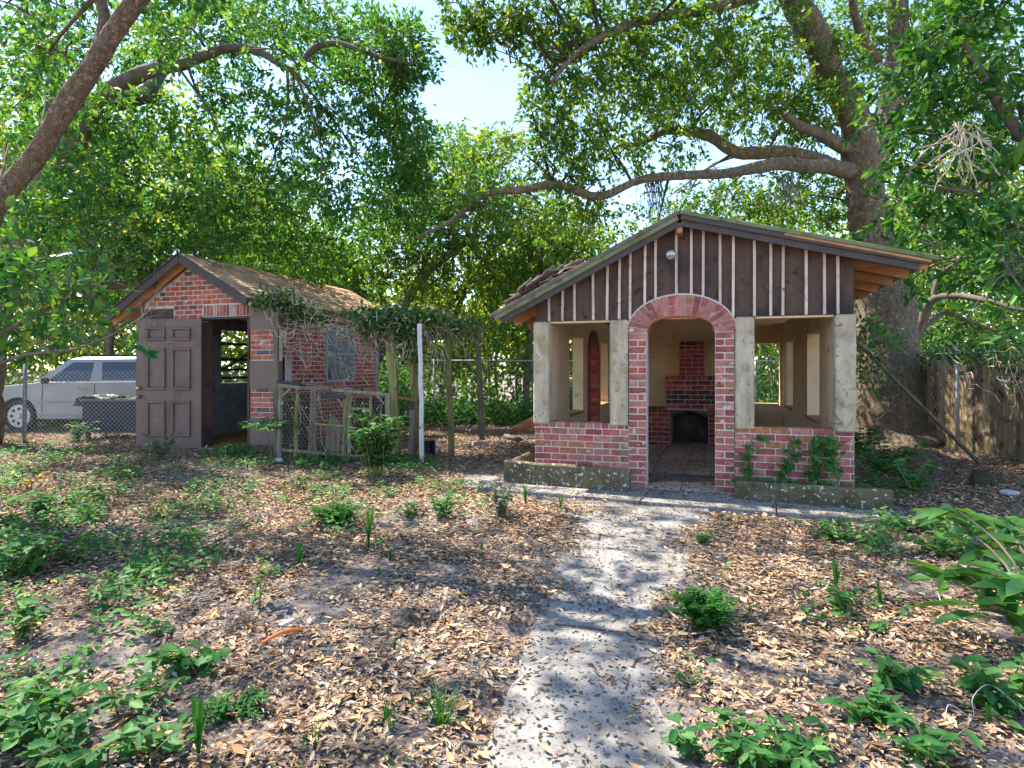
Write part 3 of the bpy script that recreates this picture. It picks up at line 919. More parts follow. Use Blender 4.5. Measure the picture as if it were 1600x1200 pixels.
for x0, x1, nm in ((-0.02, -2.28, 'a'), (0.02, 2.50, 'b')):
    z0, z1 = roof_z(x0), roof_z(x1)
    up = (math.copysign(-0.4, x1) * -1, 0, 1)
    MB().beam((x0, -0.215, z0 - 0.022), (x1 * 1.012, -0.215, roof_z(x1 * 1.012) - 0.022), 0.026, 0.044, c=0.004).build('roof_edge', M['moss_edge'] if nm == 'b' else M['old_shingle'], pav)
    MB().beam((x0, -0.200, z0 - 0.075), (x1 * 0.985, -0.200, roof_z(x1 * 0.985) - 0.075), 0.028, 0.055, c=0.004).build('rake_board', M['paint_fascia'] if nm == 'b' else M['moss_edge'], pav)
    if nm == 'b':
        MB().beam((1.1, -0.2125, roof_z(1.1) - 0.062), (2.47, -0.2125, roof_z(2.47) - 0.066), 0.022, 0.026).build('rake_strip', M['raw_wood'], pav)
    MB().beam((x0, -0.170, z0 - 0.125), (x1 * 0.95, -0.170, roof_z(x1 * 0.95) - 0.125), 0.03, 0.10, c=0.004).build('rake_board', M['paint_fascia'], pav)
MB().box((-0.03, -0.16, 3.02), (0.03, 0.03, 3.13)).build('ridge_beam', M['raw_wood'], pav)
for s_ in (-0.10, 0.55, 1.2, 1.85, 2.5, 3.2, 3.9, 4.6, 5.3):
    for x0, x1 in ((-0.03, -2.22), (0.03, 2.47)):
        MB().beam((x0, s_, roof_z(x0) - 0.09), (x1, s_, roof_z(x1) - 0.09), 0.04, 0.10).build('rafter', M['raw_wood'], pav)
for i in range(110):                        # ragged heap of lifted old shingles on the left slope
    u = random.random()
    x = -2.12 + 0.95 * u
    y = random.uniform(-0.08, 0.9)
    lift = random.uniform(0.01, 0.15) * (0.45 + 0.8 * math.sin(math.pi * min(1, 0.25 + u * 0.8)))
    brick(0.24, 0.22, 0.018, M['old_shingle'], rl, (x, y, roof_z(x) + 0.02 + lift), (random.uniform(-0.3, 0.3), -0.46 + random.uniform(-0.3, 0.3), random.uniform(-0.9, 0.9)), 'shingle', 0.004)

# flood lamp on the gable
lp = P(1049, 398, 7.08)
lamp = thing('flood_lamp', 'round silver flood lamp fixed high on the dark pavilion gable', 'lamp', lp, PROT)
mb = MB()
mb.tube([(0, 0.07, 0.03), (0, 0.03, 0.03)], [0.035, 0.035], 14)
mb.build('base_plate', M['lamp_metal'], lamp, True)
MB().tube([(0, 0.04, 0.03), (0, 0.0, 0.02), (0, -0.03, 0.0)], [0.02, 0.025, 0.038], 12).build('lamp_holder', M['lamp_metal'], lamp, True)
MB().tube([(0, -0.02, 0.0), (0, -0.05, -0.01), (0, -0.08, -0.018), (0, -0.095, -0.022), (0, -0.10, -0.023)], [0.04, 0.056, 0.058, 0.045, 0.012], 18).build('bulb', mat('bulb_glass', [(0.24, 0.24, 0.23), (0.42, 0.42, 0.41)], 9, 0.12, 0, metal=0.6), lamp, True)

# low concrete planter kerbs
kl = thing('planter_kerb', 'L-shaped lichen-spotted concrete planter kerb left of the arched doorway', 'kerb')
a, b = G(787, 757), G(983, 775)
d = (b - a).normalized()
n = Vector((-d.y, d.x, 0))
def kerb_bar(p0, p1, w, h, name, parent, sag=0.0):
    mb = MB()
    N = 12
    dd = (p1 - p0)
    nn = Vector((-dd.y, dd.x, 0)).normalized()
    prof = [(0, 0), (0.004, h - 0.02), (0.02, h), (w - 0.02, h), (w, h - 0.02), (w, 0)]
    vs, fs = [], []
    for i in range(N + 1):
        c = p0 + dd * i / N
        wob = 0.012 * mnoise.noise(c * 2.3)
        for (o, z) in prof:
            vs.append(c + nn * (o + wob * 0.5) + Vector((0, 0, -0.05 + (z + 0.05 + wob - sag * i / N if z > 0 else 0))))
    K = len(prof)
    for i in range(N):
        for k in range(K - 1):
            fs.append((i * K + k, i * K + k + 1, (i + 1) * K + k + 1, (i + 1) * K + k))
    fs += [tuple(range(K)), tuple(range(N * K + K - 1, N * K - 1, -1))]
    mb.add(vs, fs)
    return mb.build(name, M['kerb'], parent)
kerb_bar(a, b, 0.10, 0.29, 'kerb_front', kl)
c_ = a + Vector((0.31, 0.951, 0)) * 0.95
kerb_bar(a + d * 0.105 + Vector((0.03, 0.1, 0)), c_ + d * 0.09, 0.09, 0.275, 'kerb_side', kl)
a, b = G(1150, 786), G(1396, 804)
kr = kerb_bar(a, b, 0.10, 0.235, 'planter_kerb', None)
tag(kr, 'straight mossy concrete planter kerb under the ivy right of the doorway', 'kerb')

# ------------------------------------------------------------------ brick shed
SO = Vector((-3.72, 9.5, 0))
shed = thing('brick_shed', 'small red brick shed with shingled gable roof and brown bands on its pier', 'shed', SO, PROT)
RX, RZ = -1.62, 3.30
def shed_roof_z(x):
    return RZ - (x - RX) * 0.565 if x > RX else RZ - (RX - x) * 0.60
# front wall core with the door opening
fw = MB()
def clip_front():
    pts = []
    fw.prism([(-2.66, 0.0), (-2.66, shed_roof_z(-2.66) - 0.1), (RX, RZ - 0.12), (-0.42, shed_roof_z(-0.42) - 0.1), (-0.42, 2.30), (-1.40, 2.30), (-1.40, 0.0)], 0.012, 0.18)
clip_front()
front = fw.build('front_wall', M['mortar'], shed)
z = 2.272
r = 0
while z < 3.2:
    h = 0.079
    zc = z + h
    xr = min(-0.44, RX + (RZ - 0.13 - zc) / 0.565)
    xl = max(-2.64, RX - (RZ - 0.13 - zc) / 0.60)
    if z < 2.47:
        xr = -1.41
        xl = -2.02
    if xr - xl > 0.06:
        off = 0.095 if r % 2 else 0
        start = -3.04 - off
        x = start
        while x < xr:
            p0, p1 = max(x, xl), min(x + 0.19, xr)
            if p1 - p0 > 0.035:
                brick(round(p1 - p0 - 0.013, 3), 0.07, h - 0.012, M['brick_red'], front, ((p0 + p1) / 2, 0.035 + 0.006 + random.uniform(-0.002, 0.002), z + h / 2))
            x += 0.19
    z += h
    r += 1
brick_run(front, -1.40, -0.44, 2.305, 0.19, 0.066, M['brick_soldier'])
MB().box((-2.65, -0.008, 2.29), (-2.03, 0.011, 2.46)).build('painted_board', M['paint_brown'], shed)
MB().box((-2.65, -0.006, 0.0), (-1.42, 0.0118, 2.268)).build('painted_wall', M['paint_brown'], shed)
# right pier: bands of brown paint and brick
pier = MB().box((-0.462, 0.012, 0.0), (-0.002, 0.20, 2.50)).build('pier', M['mortar'], shed)
for z0, z1 in ((2.073, 2.53), (1.138, 1.585), (0.244, 0.686)):
    MB().cbox((-0.466, -0.004, z0), (0.002, 0.205, z1), 0.004).build('painted_band', M['paint_door'], shed)
for z0 in (1.597, 0.692, 0.09):
    for r in range(6 if z0 > 0.1 else 2):
        brick_run(pier, -0.464, 0.0, z0 + r * 0.0785, 0.0785, 0.232 if r % 2 == 0 else 0.26, M['brick_red'], off=0.0 if r % 2 == 0 else 0.15)
# side wall on the right, with window and vent
sholes = [(1.95, 2.92, 1.20, 2.30), (0.62, 0.96, 1.24, 1.66)]
sidecore = gridwall((0.19, 3.78), (0.0, 2.46), 0.14, sholes).build('side_wall', M['mortar_dark'], shed)
sidecore.rotation_euler = (0, 0, math.radians(90))
sidecore.location = (-0.42, 0, 0)
cnt = 0
lowmb = MB()
r = 0
z = 0.02
while z < 2.40:
    h = 0.079
    x = 0.20 - (0.1 if r % 2 else 0)
    while x < 3.77:
        a, b = max(x, 0.20), min(x + 0.20, 3.77)
        x += 0.20
        cut = None
        for hh in sholes:
            if z + h > hh[2] + 0.01 and z < hh[3] - 0.01:
                if a >= hh[0] and b <= hh[1]:
                    cut = 'skip'
                elif a < hh[0] < b:
                    b = hh[0]
                elif a < hh[1] < b:
                    a = hh[1]
        if cut or b - a < 0.04:
            continue
        w = round(b - a - 0.012, 3)
        yc_ = (a + b) / 2
        if 1.05 < z < 2.31:
            brick(w, 0.06, h - 0.012, M['brick_side'], sidecore, (yc_, -0.004 + 0.03 - 0.002 * random.random(), z + h / 2))
            cnt += 1
        else:
            lowmb.add([Vector(v) + Vector((yc_, 0.024, z + h / 2)) for v in chamfer_box(w, 0.06, h - 0.012, 0.005)[0]], chamfer_box(w, 0.06, h - 0.012, 0.005)[1])
    z += h
    r += 1
tag(lowmb.build('brick', mat('brick_low', [(0.16, 0.05, 0.045), (0.27, 0.065, 0.05), (0.30, 0.09, 0.07)], 6, 0.9, 0.4, 50), sidecore), kind='stuff')
# window: frame, panes
win = MB()
def sw(y0, y1, z0, z1, x0=-0.45, x1=-0.405):
    win.box((x0, y0, z0), (x1, y1, z1))
sw(1.96, 2.91, 2.25, 2.295); sw(1.96, 2.91, 1.205, 1.25); sw(1.96, 2.005, 1.25, 2.25); sw(2.865, 2.91, 1.25, 2.25); sw(2.005, 2.865, 1.725, 1.775)
winf = win.build('window', M['old_glass'], shed)
winf.data.materials[0] = mat('window_frame_paint', [(0.22, 0.25, 0.27), (0.36, 0.38, 0.40)], 8, 0.7)
MB().box((-0.432, 2.006, 1.776), (-0.426, 2.864, 2.249)).build('pane', M['old_glass'], winf)
MB().add([(-0.432, 2.12, 1.251), (-0.432, 2.864, 1.251), (-0.432, 2.864, 1.724), (-0.432, 2.006, 1.724), (-0.432, 2.006, 1.56), (-0.432, 2.10, 1.50)], [(0, 1, 2, 3, 4, 5)]).build('pane', M['old_glass'], winf)
# left wall with slatted window, back wall, interior boards
lh = [(1.60, 2.75, 1.18, 2.22)]
lwal = gridwall((0.19, 3.78), (0.0, 2.45), 0.12, lh).build('side_wall', M['dark_board'], shed)
lwal.rotation_euler = (0, 0, math.radians(90))
lwal.location = (-2.55, 0, 0)
slat = MB()
for zz in (1.93, 1.62, 1.42, 1.26):
    MB().box((-2.64, 1.61, zz), (-2.57, 2.74, zz + 0.05)).build('window_slat', M['navy'], lwal).matrix_parent_inverse = (Matrix.Translation((-2.55, 0, 0)) @ Matrix.Rotation(math.radians(90), 4, 'Z')).inverted()
br = MB().beam((-2.555, 1.65, 1.45), (-2.555, 2.70, 1.95), 0.03, 0.09, up=(1, 0, 0)).build('window_brace', M['paint_brown'], lwal)
br.matrix_parent_inverse = (Matrix.Translation((-2.55, 0, 0)) @ Matrix.Rotation(math.radians(90), 4, 'Z')).inverted()
MB().box((-2.66, 3.785, 0.0), (-0.43, 3.9, 2.5)).build('back_wall', M['dark_board'], shed)
MB().prism([(-2.6, 2.51), (-2.6, shed_roof_z(-2.6) - 0.12), (RX, RZ - 0.14), (-0.45, shed_roof_z(-0.45) - 0.12), (-0.45, 2.51)], 3.79, 3.88).build('back_gable', M['dark_board'], shed)
MB().box((-2.56, 0.2, 0.0), (-0.45, 3.77, 0.19)).build('floor_slab', M['raw_wood'], shed)
# door frame
MB().box((-1.44, -0.02, 0.12), (-1.385, 0.19, 2.30)).build('door_frame', M['paint_brown'], shed)
MB().box((-0.50, -0.01, 0.12), (-0.464, 0.19, 2.30)).build('door_frame', M['paint_brown'], shed)
MB().box((-1.384, -0.015, 2.262), (-0.501, 0.19, 2.298)).build('door_frame', M['paint_fascia'], shed)
# open door leaf, frontal
dp = Vector((0, 0, 0))
hinge_w = Vector((-5.02, 9.84, 0.0))
loc_h = Matrix.Rotation(-PROT, 4, 'Z') @ (hinge_w - SO)
door = MB()
DW, DH = 1.055, 2.12
door.cbox((-DW, -0.022, 0.0), (0, 0.022, DH), 0.004)
dob = door.build('door', M['paint_door'], shed)
dob.location = (loc_h.x, loc_h.y, 0.145)
dob.rotation_euler = (0, 0, -PROT)
for (x0, x1) in ((-0.88, -0.575), (-0.475, -0.17)):
    for (z0, z1) in ((1.77, 1.985), (0.97, 1.65), (0.22, 0.80)):
        fr = MB()
        w = 0.042
        for (a, b, c, d_) in ((x0, x1, z1 - w, z1), (x0, x1, z0, z0 + w), (x0, x0 + w, z0 + w, z1 - w), (x1 - w, x1, z0 + w, z1 - w)):
            fr.cbox((a, -0.056, c), (b, -0.0225, d_), 0.008)
        fr.build('door_panel', M['paint_door'], dob)
        MB().cbox((x0 + 0.05, -0.030, z0 + 0.05), (x1 - 0.05, -0.0222, z1 - 0.05), 0.003).build('door_panel', M['paint_door'], dob)
for zz, m in ((1.0, 'brass'), (0.865, 'post_steel')):
    MB().tube([(-DW + 0.06, -0.022, zz), (-DW + 0.06, -0.04, zz), (-DW + 0.06, -0.05, zz), (-DW + 0.06, -0.075, zz), (-DW + 0.06, -0.085, zz)], [0.034, 0.030, 0.022, 0.032, 0.012], 14).build('door_knob', M[m], dob, True)
MB().tube([(-0.52, -0.022, 1.71), (-0.52, -0.028, 1.71)], [0.012, 0.010], 8).build('peephole', M['navy'], dob)
# roof
sl_l = slope_panel(RX, RZ, -3.22, shed_roof_z(-3.22), -0.25, 4.55, 0.04, 'roof_slope', M['shingle'], shed)
sl_r = slope_panel(RX + 0.002, RZ, -0.285, shed_roof_z(-0.285), -0.25, 4.55, 0.04, 'roof_slope', M['shingle'], shed)
ang = math.atan(0.565)
rows = 13
Lr = (-0.285 - RX) / math.cos(ang)
ex = Lr / rows
for i in range(rows + 1):
    dist = Lr - i * ex - 0.05
    if dist < 0.03:
        continue
    x = RX + dist * math.cos(ang)
    zc = RZ - dist * math.sin(ang)
    y = -0.26 - (0.12 if i % 2 else 0)
    while y < 4.55:
        a, b = max(y, -0.26), min(y + 0.27, 4.57)
        y += 0.27
        if b - a < 0.05:
            continue
        lift = 0.012 + random.uniform(0, 0.007)
        # a little sag of the roof line
        brick(ex * 1.35, round(b - a - 0.006, 2), 0.016, M['shingle'], sl_r, (x + math.sin(ang) * lift, (a + b) / 2, zc + math.cos(ang) * lift), (random.uniform(-0.01, 0.01), ang - 0.085 + random.uniform(-0.03, 0.03), random.uniform(-0.02, 0.02)), 'shingle', 0.002)
for x1 in (-3.22, -0.285):
    z1 = shed_roof_z(x1)
    MB().beam((RX, -0.265, RZ - 0.065), (x1, -0.265, z1 - 0.065), 0.028, 0.13, c=0.004).build('rake_board', M['paint_fascia'], shed)
    MB().beam((RX, -0.272, RZ + 0.008), (x1 + math.copysign(0.03, x1 - RX), -0.272, z1 - 0.008), 0.05, 0.018).build('drip_edge', M['navy'], shed)
    for yy in (-0.1, 0.7, 1.5, 2.3, 3.1, 3.8):
        MB().beam((RX, yy, RZ - 0.10), (x1, yy, z1 - 0.10), 0.04, 0.10).build('rafter', M['raw_wood'], shed)
MB().box((-0.298, -0.24, shed_roof_z(-0.285) - 0.125), (-0.272, 4.55, shed_roof_z(-0.285) - 0.03)).build('eave_board', M['paint_fascia'], shed)

# ------------------------------------------------------------------ trees
def smooth_path(pts, n=6):
    pts = [Vector(p) for p in pts]
    out = []
    for i in range(len(pts) - 1):
        p0, p1, p2, p3 = pts[max(0, i - 1)], pts[i], pts[i + 1], pts[min(len(pts) - 1, i + 2)]
        for k in range(n):
            t = k / n
            out.append(0.5 * ((2 * p1) + (p2 - p0) * t + (2 * p0 - 5 * p1 + 4 * p2 - p3) * t * t + (3 * p1 - p0 - 3 * p2 + p3) * t ** 3))
    out.append(pts[-1])
    return out

def smooth_rad(r, n=6):
    out = []
    for i in range(len(r) - 1):
        for k in range(n):
            out.append(r[i] + (r[i + 1] - r[i]) * k / n)
    out.append(r[-1])
    return out

def limb(spec, n=5):
    """spec: list of (px, py, depth, radius)"""
    pts = smooth_path([P(a, b, c) for a, b, c, r in spec], n)
    rad = smooth_rad([s[3] for s in spec], n)
    jit = []
    for p, r in zip(pts, rad):
        jit.append(p + Vector((mnoise.noise(p * 1.3), mnoise.noise(p * 1.3 + Vector((9, 0, 0))), mnoise.noise(p * 1.3 + Vector((0, 7, 0))))) * min(0.12, r * 0.5))
    return jit, rad

def blob_leaves(blobs, lmin, lmax, dens, per=14, twig=0.32, ratio=0.45, up=0.5, fill=0.45):
    """leaf positions gathered on short twigs spread through ellipsoids. blobs: (centre, (rx, ry, rz), weight)"""
    C, D, NN = [], [], []
    twigs = []
    for c, r, w in blobs:
        n = int(dens * w * (r[0] * r[2] + r[0] * r[1] + r[1] * r[2]) * 1.3)
        if n < 1:
            continue
        u = rand_dirs(n)
        rr = rng.random(n) ** fill
        lump = 1 + 0.25 * np.sin(u[:, 0] * 5 + c[0] * 3) * np.cos(u[:, 2] * 6 + c[2] * 2)
        tc = np.array(c)[None, :] + u * (rr * lump)[:, None] * np.array(r)[None, :]
        td = u + rand_dirs(n) * 0.9
        td[:, 2] -= 0.15
        td /= np.linalg.norm(td, axis=1, keepdims=True)
        twigs.append((tc, td))
        for k in range(per):
            s = (rng.random(n) - 0.2) * twig
            pos = tc + td * s[:, None] + rng.normal(size=(n, 3)) * twig * 0.10
            C.append(pos)
            dd = td * 0.9 + rand_dirs(n) * 0.9
            dd[:, 2] -= 0.25
            D.append(dd)
            nn = rand_dirs(n)
            nn[:, 2] += up
            NN.append(nn)
    C = np.concatenate(C)
    D = np.concatenate(D)
    NN = np.concatenate(NN)
    L = lmin + (lmax - lmin) * rng.random(len(C))
    return C, D, NN, L, L * ratio * (0.8 + 0.4 * rng.random(len(C))), twigs

SKY_HOLE = [(618, -20), (660, 50), (690, 95), (655, 150), (680, 185), (745, 190), (800, 192), (815, 150), (832, 95), (800, 95), (760, 108), (720, 95), (690, 60), (668, -20)]
def branchlets(mb, blobs, stems, n_per=3, r0=0.03):
    """branches from the nearest stem point out to each leaf mass"""
    allp = [(p, r) for pts, rad in stems for p, r in zip(pts, rad)]
    for c, r, w in blobs:
        c = Vector(c)
        best = min(allp, key=lambda q: (q[0] - c).length + 0.35 * max(0, q[0].z - c.z))
        if (best[0] - c).length > 3.6:
            continue
        for k in range(n_per):
            tgt = c + Vector((random.uniform(-1, 1) * r[0], random.uniform(-1, 1) * r[1], random.uniform(-1, 1) * r[2])) * 0.75
            p0 = best[0]
            if k:
                p0 = best[0].lerp(c, random.uniform(0.35, 0.8))
            mid = p0.lerp(tgt, 0.5) + Vector((random.uniform(-.2, .2), random.uniform(-.2, .2), random.uniform(0.0, .3)))
            pts = smooth_path([p0, mid, tgt], 4)
            rr = min(r0 if k == 0 else r0 * 0.5, best[1] * 0.7)
            mb.tube(pts, [rr * (1 - 0.8 * i / (len(pts) - 1)) for i in range(len(pts))], 5, False)
            for q in range(3):
                i = random.randrange(3, len(pts) - 1)
                e = pts[i] + Vector((random.uniform(-1, 1), random.uniform(-1, 1), random.uniform(-0.6, 0.9))).normalized() * random.uniform(0.3, 0.8)
                mb.tube([pts[i], pts[i].lerp(e, 0.5) + Vector((0, 0, 0.05)), e], [rr * 0.35, rr * 0.22, 0.003], 4, False)

def bark_tube(mb, pts, rad, seed):
    """trunk or limb with ridged, knobbly bark"""
    big = max(rad) > 0.09
    if big:
        P2, R2 = [], []
        for a, b, ra, rb in zip(pts[:-1], pts[1:], rad[:-1], rad[1:]):
            k = max(1, int((b - a).length / 0.07))
            for q in range(k):
                P2.append(a.lerp(b, q / k))
                R2.append(ra + (rb - ra) * q / k)
        P2.append(pts[-1])
        R2.append(rad[-1])
        o = len(mb.v)
        n = 30
        mb.tube(P2, R2, n, True)
        for i, (c, r) in enumerate(zip(P2, R2)):
            for k in range(n):
                v = Vector(mb.v[o + i * n + k])
                q = v - c
                d = 0.16 * mnoise.noise(v * 1.6 + Vector((seed, 0, 0))) + 0.10 * mnoise.noise(v * 6.0) + 0.11 * mnoise.noise(Vector((v.x * 17, v.y * 17, v.z * 9)))
                mb.v[o + i * n + k] = tuple(c + q * (1 + d * min(1.0, 0.16 / max(r, 0.05) + 0.35)))
    else:
        mb.tube(pts, rad, 9, True, 0.12, seed)

def make_tree(name, label, limbs, blobs, bark, leaf, lsize, dens, per=14, group=None, twig=0.32, ratio=0.45, r0=0.03, base=None, trunks=1, hole=True, tpl=LEAF4, nb=3, up=0.5):
    t = thing(name, label, 'tree', (0, 0, 0), 0, group)
    stems = []
    for i, spec in enumerate(limbs):
        pts, rad = limb(spec)
        stems.append((pts, rad))
        mb = MB()
        bark_tube(mb, pts, rad, i * 3.3)
        mb.build('trunk' if i < trunks else 'limb', bark, t, True)
    bl = []
    for b in blobs:
        px, py, d, rx, ry = b[:5]
        w = b[5] if len(b) > 5 else 1.0
        s = d / F
        dz = b[6] if len(b) > 6 else (rx + ry) * 0.5 * s
        bl.append((tuple(P(px, py, d)), (rx * s, dz, ry * s), w))
    mb = MB()
    branchlets(mb, bl, stems, nb, r0)
    if mb.v:
        mb.build('branch_network', bark, t, True)['kind'] = 'stuff'
    C, D, NN, L, Wd, tw = blob_leaves(bl, lsize[0], lsize[1], dens, per, twig, ratio, up)
    keep = C[:, 1] > 0.4
    if hole:
        px = CX + F * C[:, 0] / np.maximum(C[:, 1], 0.1)
        py = HY - F * (C[:, 2] - CH) / np.maximum(C[:, 1], 0.1)
        jx = 12 * np.sin(C[:, 0] * 4.1 + C[:, 2] * 3.3)
        jy = 12 * np.sin(C[:, 2] * 4.7 + C[:, 1] * 2.9)
        keep &= ~(in_poly(px + jx, py + jy, SKY_HOLE) & (rng.random(len(C)) < 0.985))
    keep &= C[:, 2] > 0.05
    C, D, NN, L, Wd = C[keep], D[keep], NN[keep], L[keep], Wd[keep]
    link('crown', leaves_mesh('crown', C, D, NN, L, Wd, tpl, leaf), t)
    TC = np.concatenate([a for a, b in tw])
    TD = np.concatenate([b for a, b in tw])
    ok = (TC[:, 1] > 0.8) & (rng.random(len(TC)) < 0.55)
    if hole:
        px = CX + F * TC[:, 0] / np.maximum(TC[:, 1], 0.1)
        py = HY - F * (TC[:, 2] - CH) / np.maximum(TC[:, 1], 0.1)
        ok &= ~in_poly(px, py, SKY_HOLE)
    TC, TD = TC[ok], TD[ok]
    k = len(TC)
    tl = np.full(k, twig * 1.5)
    o = link('twigs', leaves_mesh('twigs', TC - TD * (twig * 0.7), TD + rand_dirs(k) * 0.1, rand_dirs(k), tl, np.full(k, 0.011), LEAF4, bark), t)
    o['kind'] = 'stuff'
    return t, len(C)

NL = 0
# the big oak to the right of the pavilion
oak_limbs = [
    [(1400, 705, 12.2, 1.05), (1392, 672, 12.2, 0.72), (1386, 620, 12.2, 0.60), (1382, 540, 12.2, 0.56), (1376, 460, 12.2, 0.50), (1362, 380, 12.1, 0.38), (1352, 310, 12.0, 0.34), (1346, 255, 11.9, 0.34), (1332, 190, 11.6, 0.29), (1300, 110, 11.2, 0.26), (1262, 40, 10.8, 0.23), (1225, -40, 10.3, 0.20), (1160, -160, 9.6, 0.14)],
    [(1345, 266, 11.9, 0.17), (1290, 261, 11.4, 0.135), (1210, 256, 11.0, 0.11), (1140, 270, 10.7, 0.085), (1060, 272, 10.4, 0.073), (1000, 282, 10.2, 0.066), (935, 306, 10.0, 0.07), (875, 289, 9.9, 0.062), (815, 296, 9.8, 0.06), (757, 304, 9.8, 0.05), (705, 345, 9.9, 0.035), (650, 372, 10.0, 0.02)],
    [(1310, 262, 11.6, 0.15), (1230, 240, 11.5, 0.13), (1150, 235, 11.4, 0.11), (1095, 208, 11.3, 0.09), (1045, 203, 11.2, 0.07), (985, 228, 11.1, 0.05), (940, 200, 11.0, 0.025)],
    [(1356, 290, 12.0, 0.26), (1385, 190, 12.2, 0.23), (1400, 100, 12.3, 0.20), (1405, 0, 12.3, 0.17), (1410, -120, 12.3, 0.12)],
    [(1372, 95, 12.2, 0.10), (1350, 60, 11.6, 0.09), (1335, 20, 11.0, 0.075), (1330, -60, 10.6, 0.05)],
    [(1340, 240, 11.8, 0.13), (1290, 215, 11.4, 0.11), (1250, 200, 11.0, 0.09), (1225, 180, 10.8, 0.05)],
    [(1230, -30, 10.3, 0.12), (1120, 10, 9.6, 0.09), (1010, 30, 9.0, 0.07), (920, 70, 8.6, 0.05), (860, 130, 8.4, 0.02)],
]
oak_blobs = [
    (960, 40, 9.2, 90, 60), (1050, 70, 9.8, 100, 70), (1150, 50, 10.2, 100, 70), (1240, 90, 11.5, 80, 80), (990, 150, 10.0, 90, 60),
    (1090, 150, 10.8, 100, 55), (1180, 165, 11.6, 90, 50), (1260, 190, 12.2, 60, 50), (905, 95, 9.0, 60, 60), (895, 190, 9.8, 60, 50),
    (945, 235, 10.4, 60, 32), (870, 255, 9.9, 60, 36), (1040, 235, 11.2, 60, 24, .7), (800, 18, 8.6, 80, 30, 1.2), (725, 62, 8.8, 50, 36, .7), (765, 45, 8.6, 60, 36, 1.0), (700, 20, 8.8, 40, 24, .9), (850, 110, 9.0, 40, 70, .9), (850, 190, 9.6, 40, 50, .9), (905, 310, 10.2, 60, 28, .7), (1310, 120, 10.6, 50, 60, .5), (1200, 300, 12.0, 90, 30, .5),
    (870, 30, 8.8, 60, 40), (1120, 315, 12.6, 80, 28, .55), (1220, 330, 12.8, 90, 34, .6), (1010, 340, 11.2, 60, 26, .5), (920, 350, 10.6, 60, 24, .6),
    (1060, 320, 13.5, 60, 26, .3), (1290, 310, 13.0, 50, 60, .7), (1440, 60, 12.6, 110, 90), (1520, 160, 12.8, 110, 100), (1330, 40, 12.8, 60, 60, .8),
    (830, 340, 10.0, 60, 30, .8), (760, 330, 10.0, 50, 30, .8),
]
over = []
for i in range(26):
    x, y = random.uniform(-4.5, 7.5), random.uniform(1.0, 9.0)
    over.append((CX + F * x / y, HY - F * (random.uniform(7.2, 9.4) - CH) / y, y, 1.25 * F / y, 0.6 * F / y, 0.20, 1.2))
over = [b for b in over if b[1] + b[4] < -60]
t, n = make_tree('oak_tree', 'huge oak with thick trunk and long horizontal limb beside the pavilion', oak_limbs, oak_blobs + over, M['bark_oak'], M['leaf_oak'], (0.075, 0.13), 54, 17, twig=0.38, r0=0.03)
t.children[0].data.materials[0] = M['bark_trunk']
NL += n

# tree whose trunk leans through the upper left corner
lean_limbs = [
    [(-420, 860, 6.6, 0.24), (-300, 700, 6.5, 0.21), (-160, 520, 6.3, 0.18), (-60, 385, 6.2, 0.165), (0, 305, 6.1, 0.105), (75, 212, 6.0, 0.096), (140, 115, 5.9, 0.088), (215, 0, 5.8, 0.08), (285, -110, 5.7, 0.10), (420, -300, 5.6, 0.06)],
    [(150, 100, 5.9, 0.07), (165, 40, 6.2, 0.06), (155, -10, 6.4, 0.05), (140, -80, 6.5, 0.03)],
    [(285, -110, 5.7, 0.07), (380, -130, 5.0, 0.05), (520, -160, 4.4, 0.03)],
]
lean_blobs = [(40, 60, 7.4, 90, 60, .7), (140, -30, 6.6, 120, 40), (300, -50, 6.2, 130, 45), (60, 160, 8.4, 80, 60, .5), (440, -70, 5.6, 120, 40), (20, 240, 8.0, 60, 50, .5)]
over = []
for i in range(40):
    x, y = random.uniform(-9.5, 1.5), random.uniform(0.8, 9.0)
    over.append((CX + F * x / y, HY - F * (random.uniform(6.4, 9.2) - CH) / y, y, 1.2 * F / y, 0.6 * F / y, 0.22, 1.2))
over = [b for b in over if b[1] + b[4] < -60]
t, n = make_tree('leaning_tree', 'tree with bare warm-brown trunk leaning across the upper left corner', lean_limbs, lean_blobs + over, M['bark_warm'], M['leaf_left'], (0.075, 0.12), 48, 14)
NL += n

# tall tree behind the shed on the left
left_limbs = [
    [(-40, 690, 11.5, 0.42), (-30, 560, 11.5, 0.36), (5, 430, 11.4, 0.27), (50, 340, 11.3, 0.23), (110, 235, 11.2, 0.19), (150, 165, 11.1, 0.16), (212, 120, 11.0, 0.13), (290, 98, 10.8, 0.095), (350, 77, 10.6, 0.075), (405, 80, 10.5, 0.065), (458, 108, 10.4, 0.055), (490, 75, 10.3, 0.055), (530, 67, 10.2, 0.045), (580, 85, 10.1, 0.035), (645, 100, 10.0, 0.02)],
    [(150, 165, 11.1, 0.16), (225, 150, 11.8, 0.15), (262, 90, 12.2, 0.12), (300, 30, 12.4, 0.10), (360, 0, 12.4, 0.08), (420, -40, 12.4, 0.05)],
    [(60, 325, 11.3, 0.15), (75, 200, 11.6, 0.13), (85, 80, 11.8, 0.10), (60, -40, 12, 0.06)],
    [(0, 470, 11.4, 0.17), (80, 458, 12.0, 0.15), (150, 452, 12.6, 0.13), (205, 438, 13.2, 0.12), (250, 423, 13.8, 0.11), (300, 405, 14.2, 0.08), (380, 380, 14.4, 0.04)],
    [(185, 445, 13.0, 0.05), (178, 400, 13.0, 0.045), (182, 350, 13.0, 0.035), (195, 300, 13, 0.02)],
]
left_blobs = []
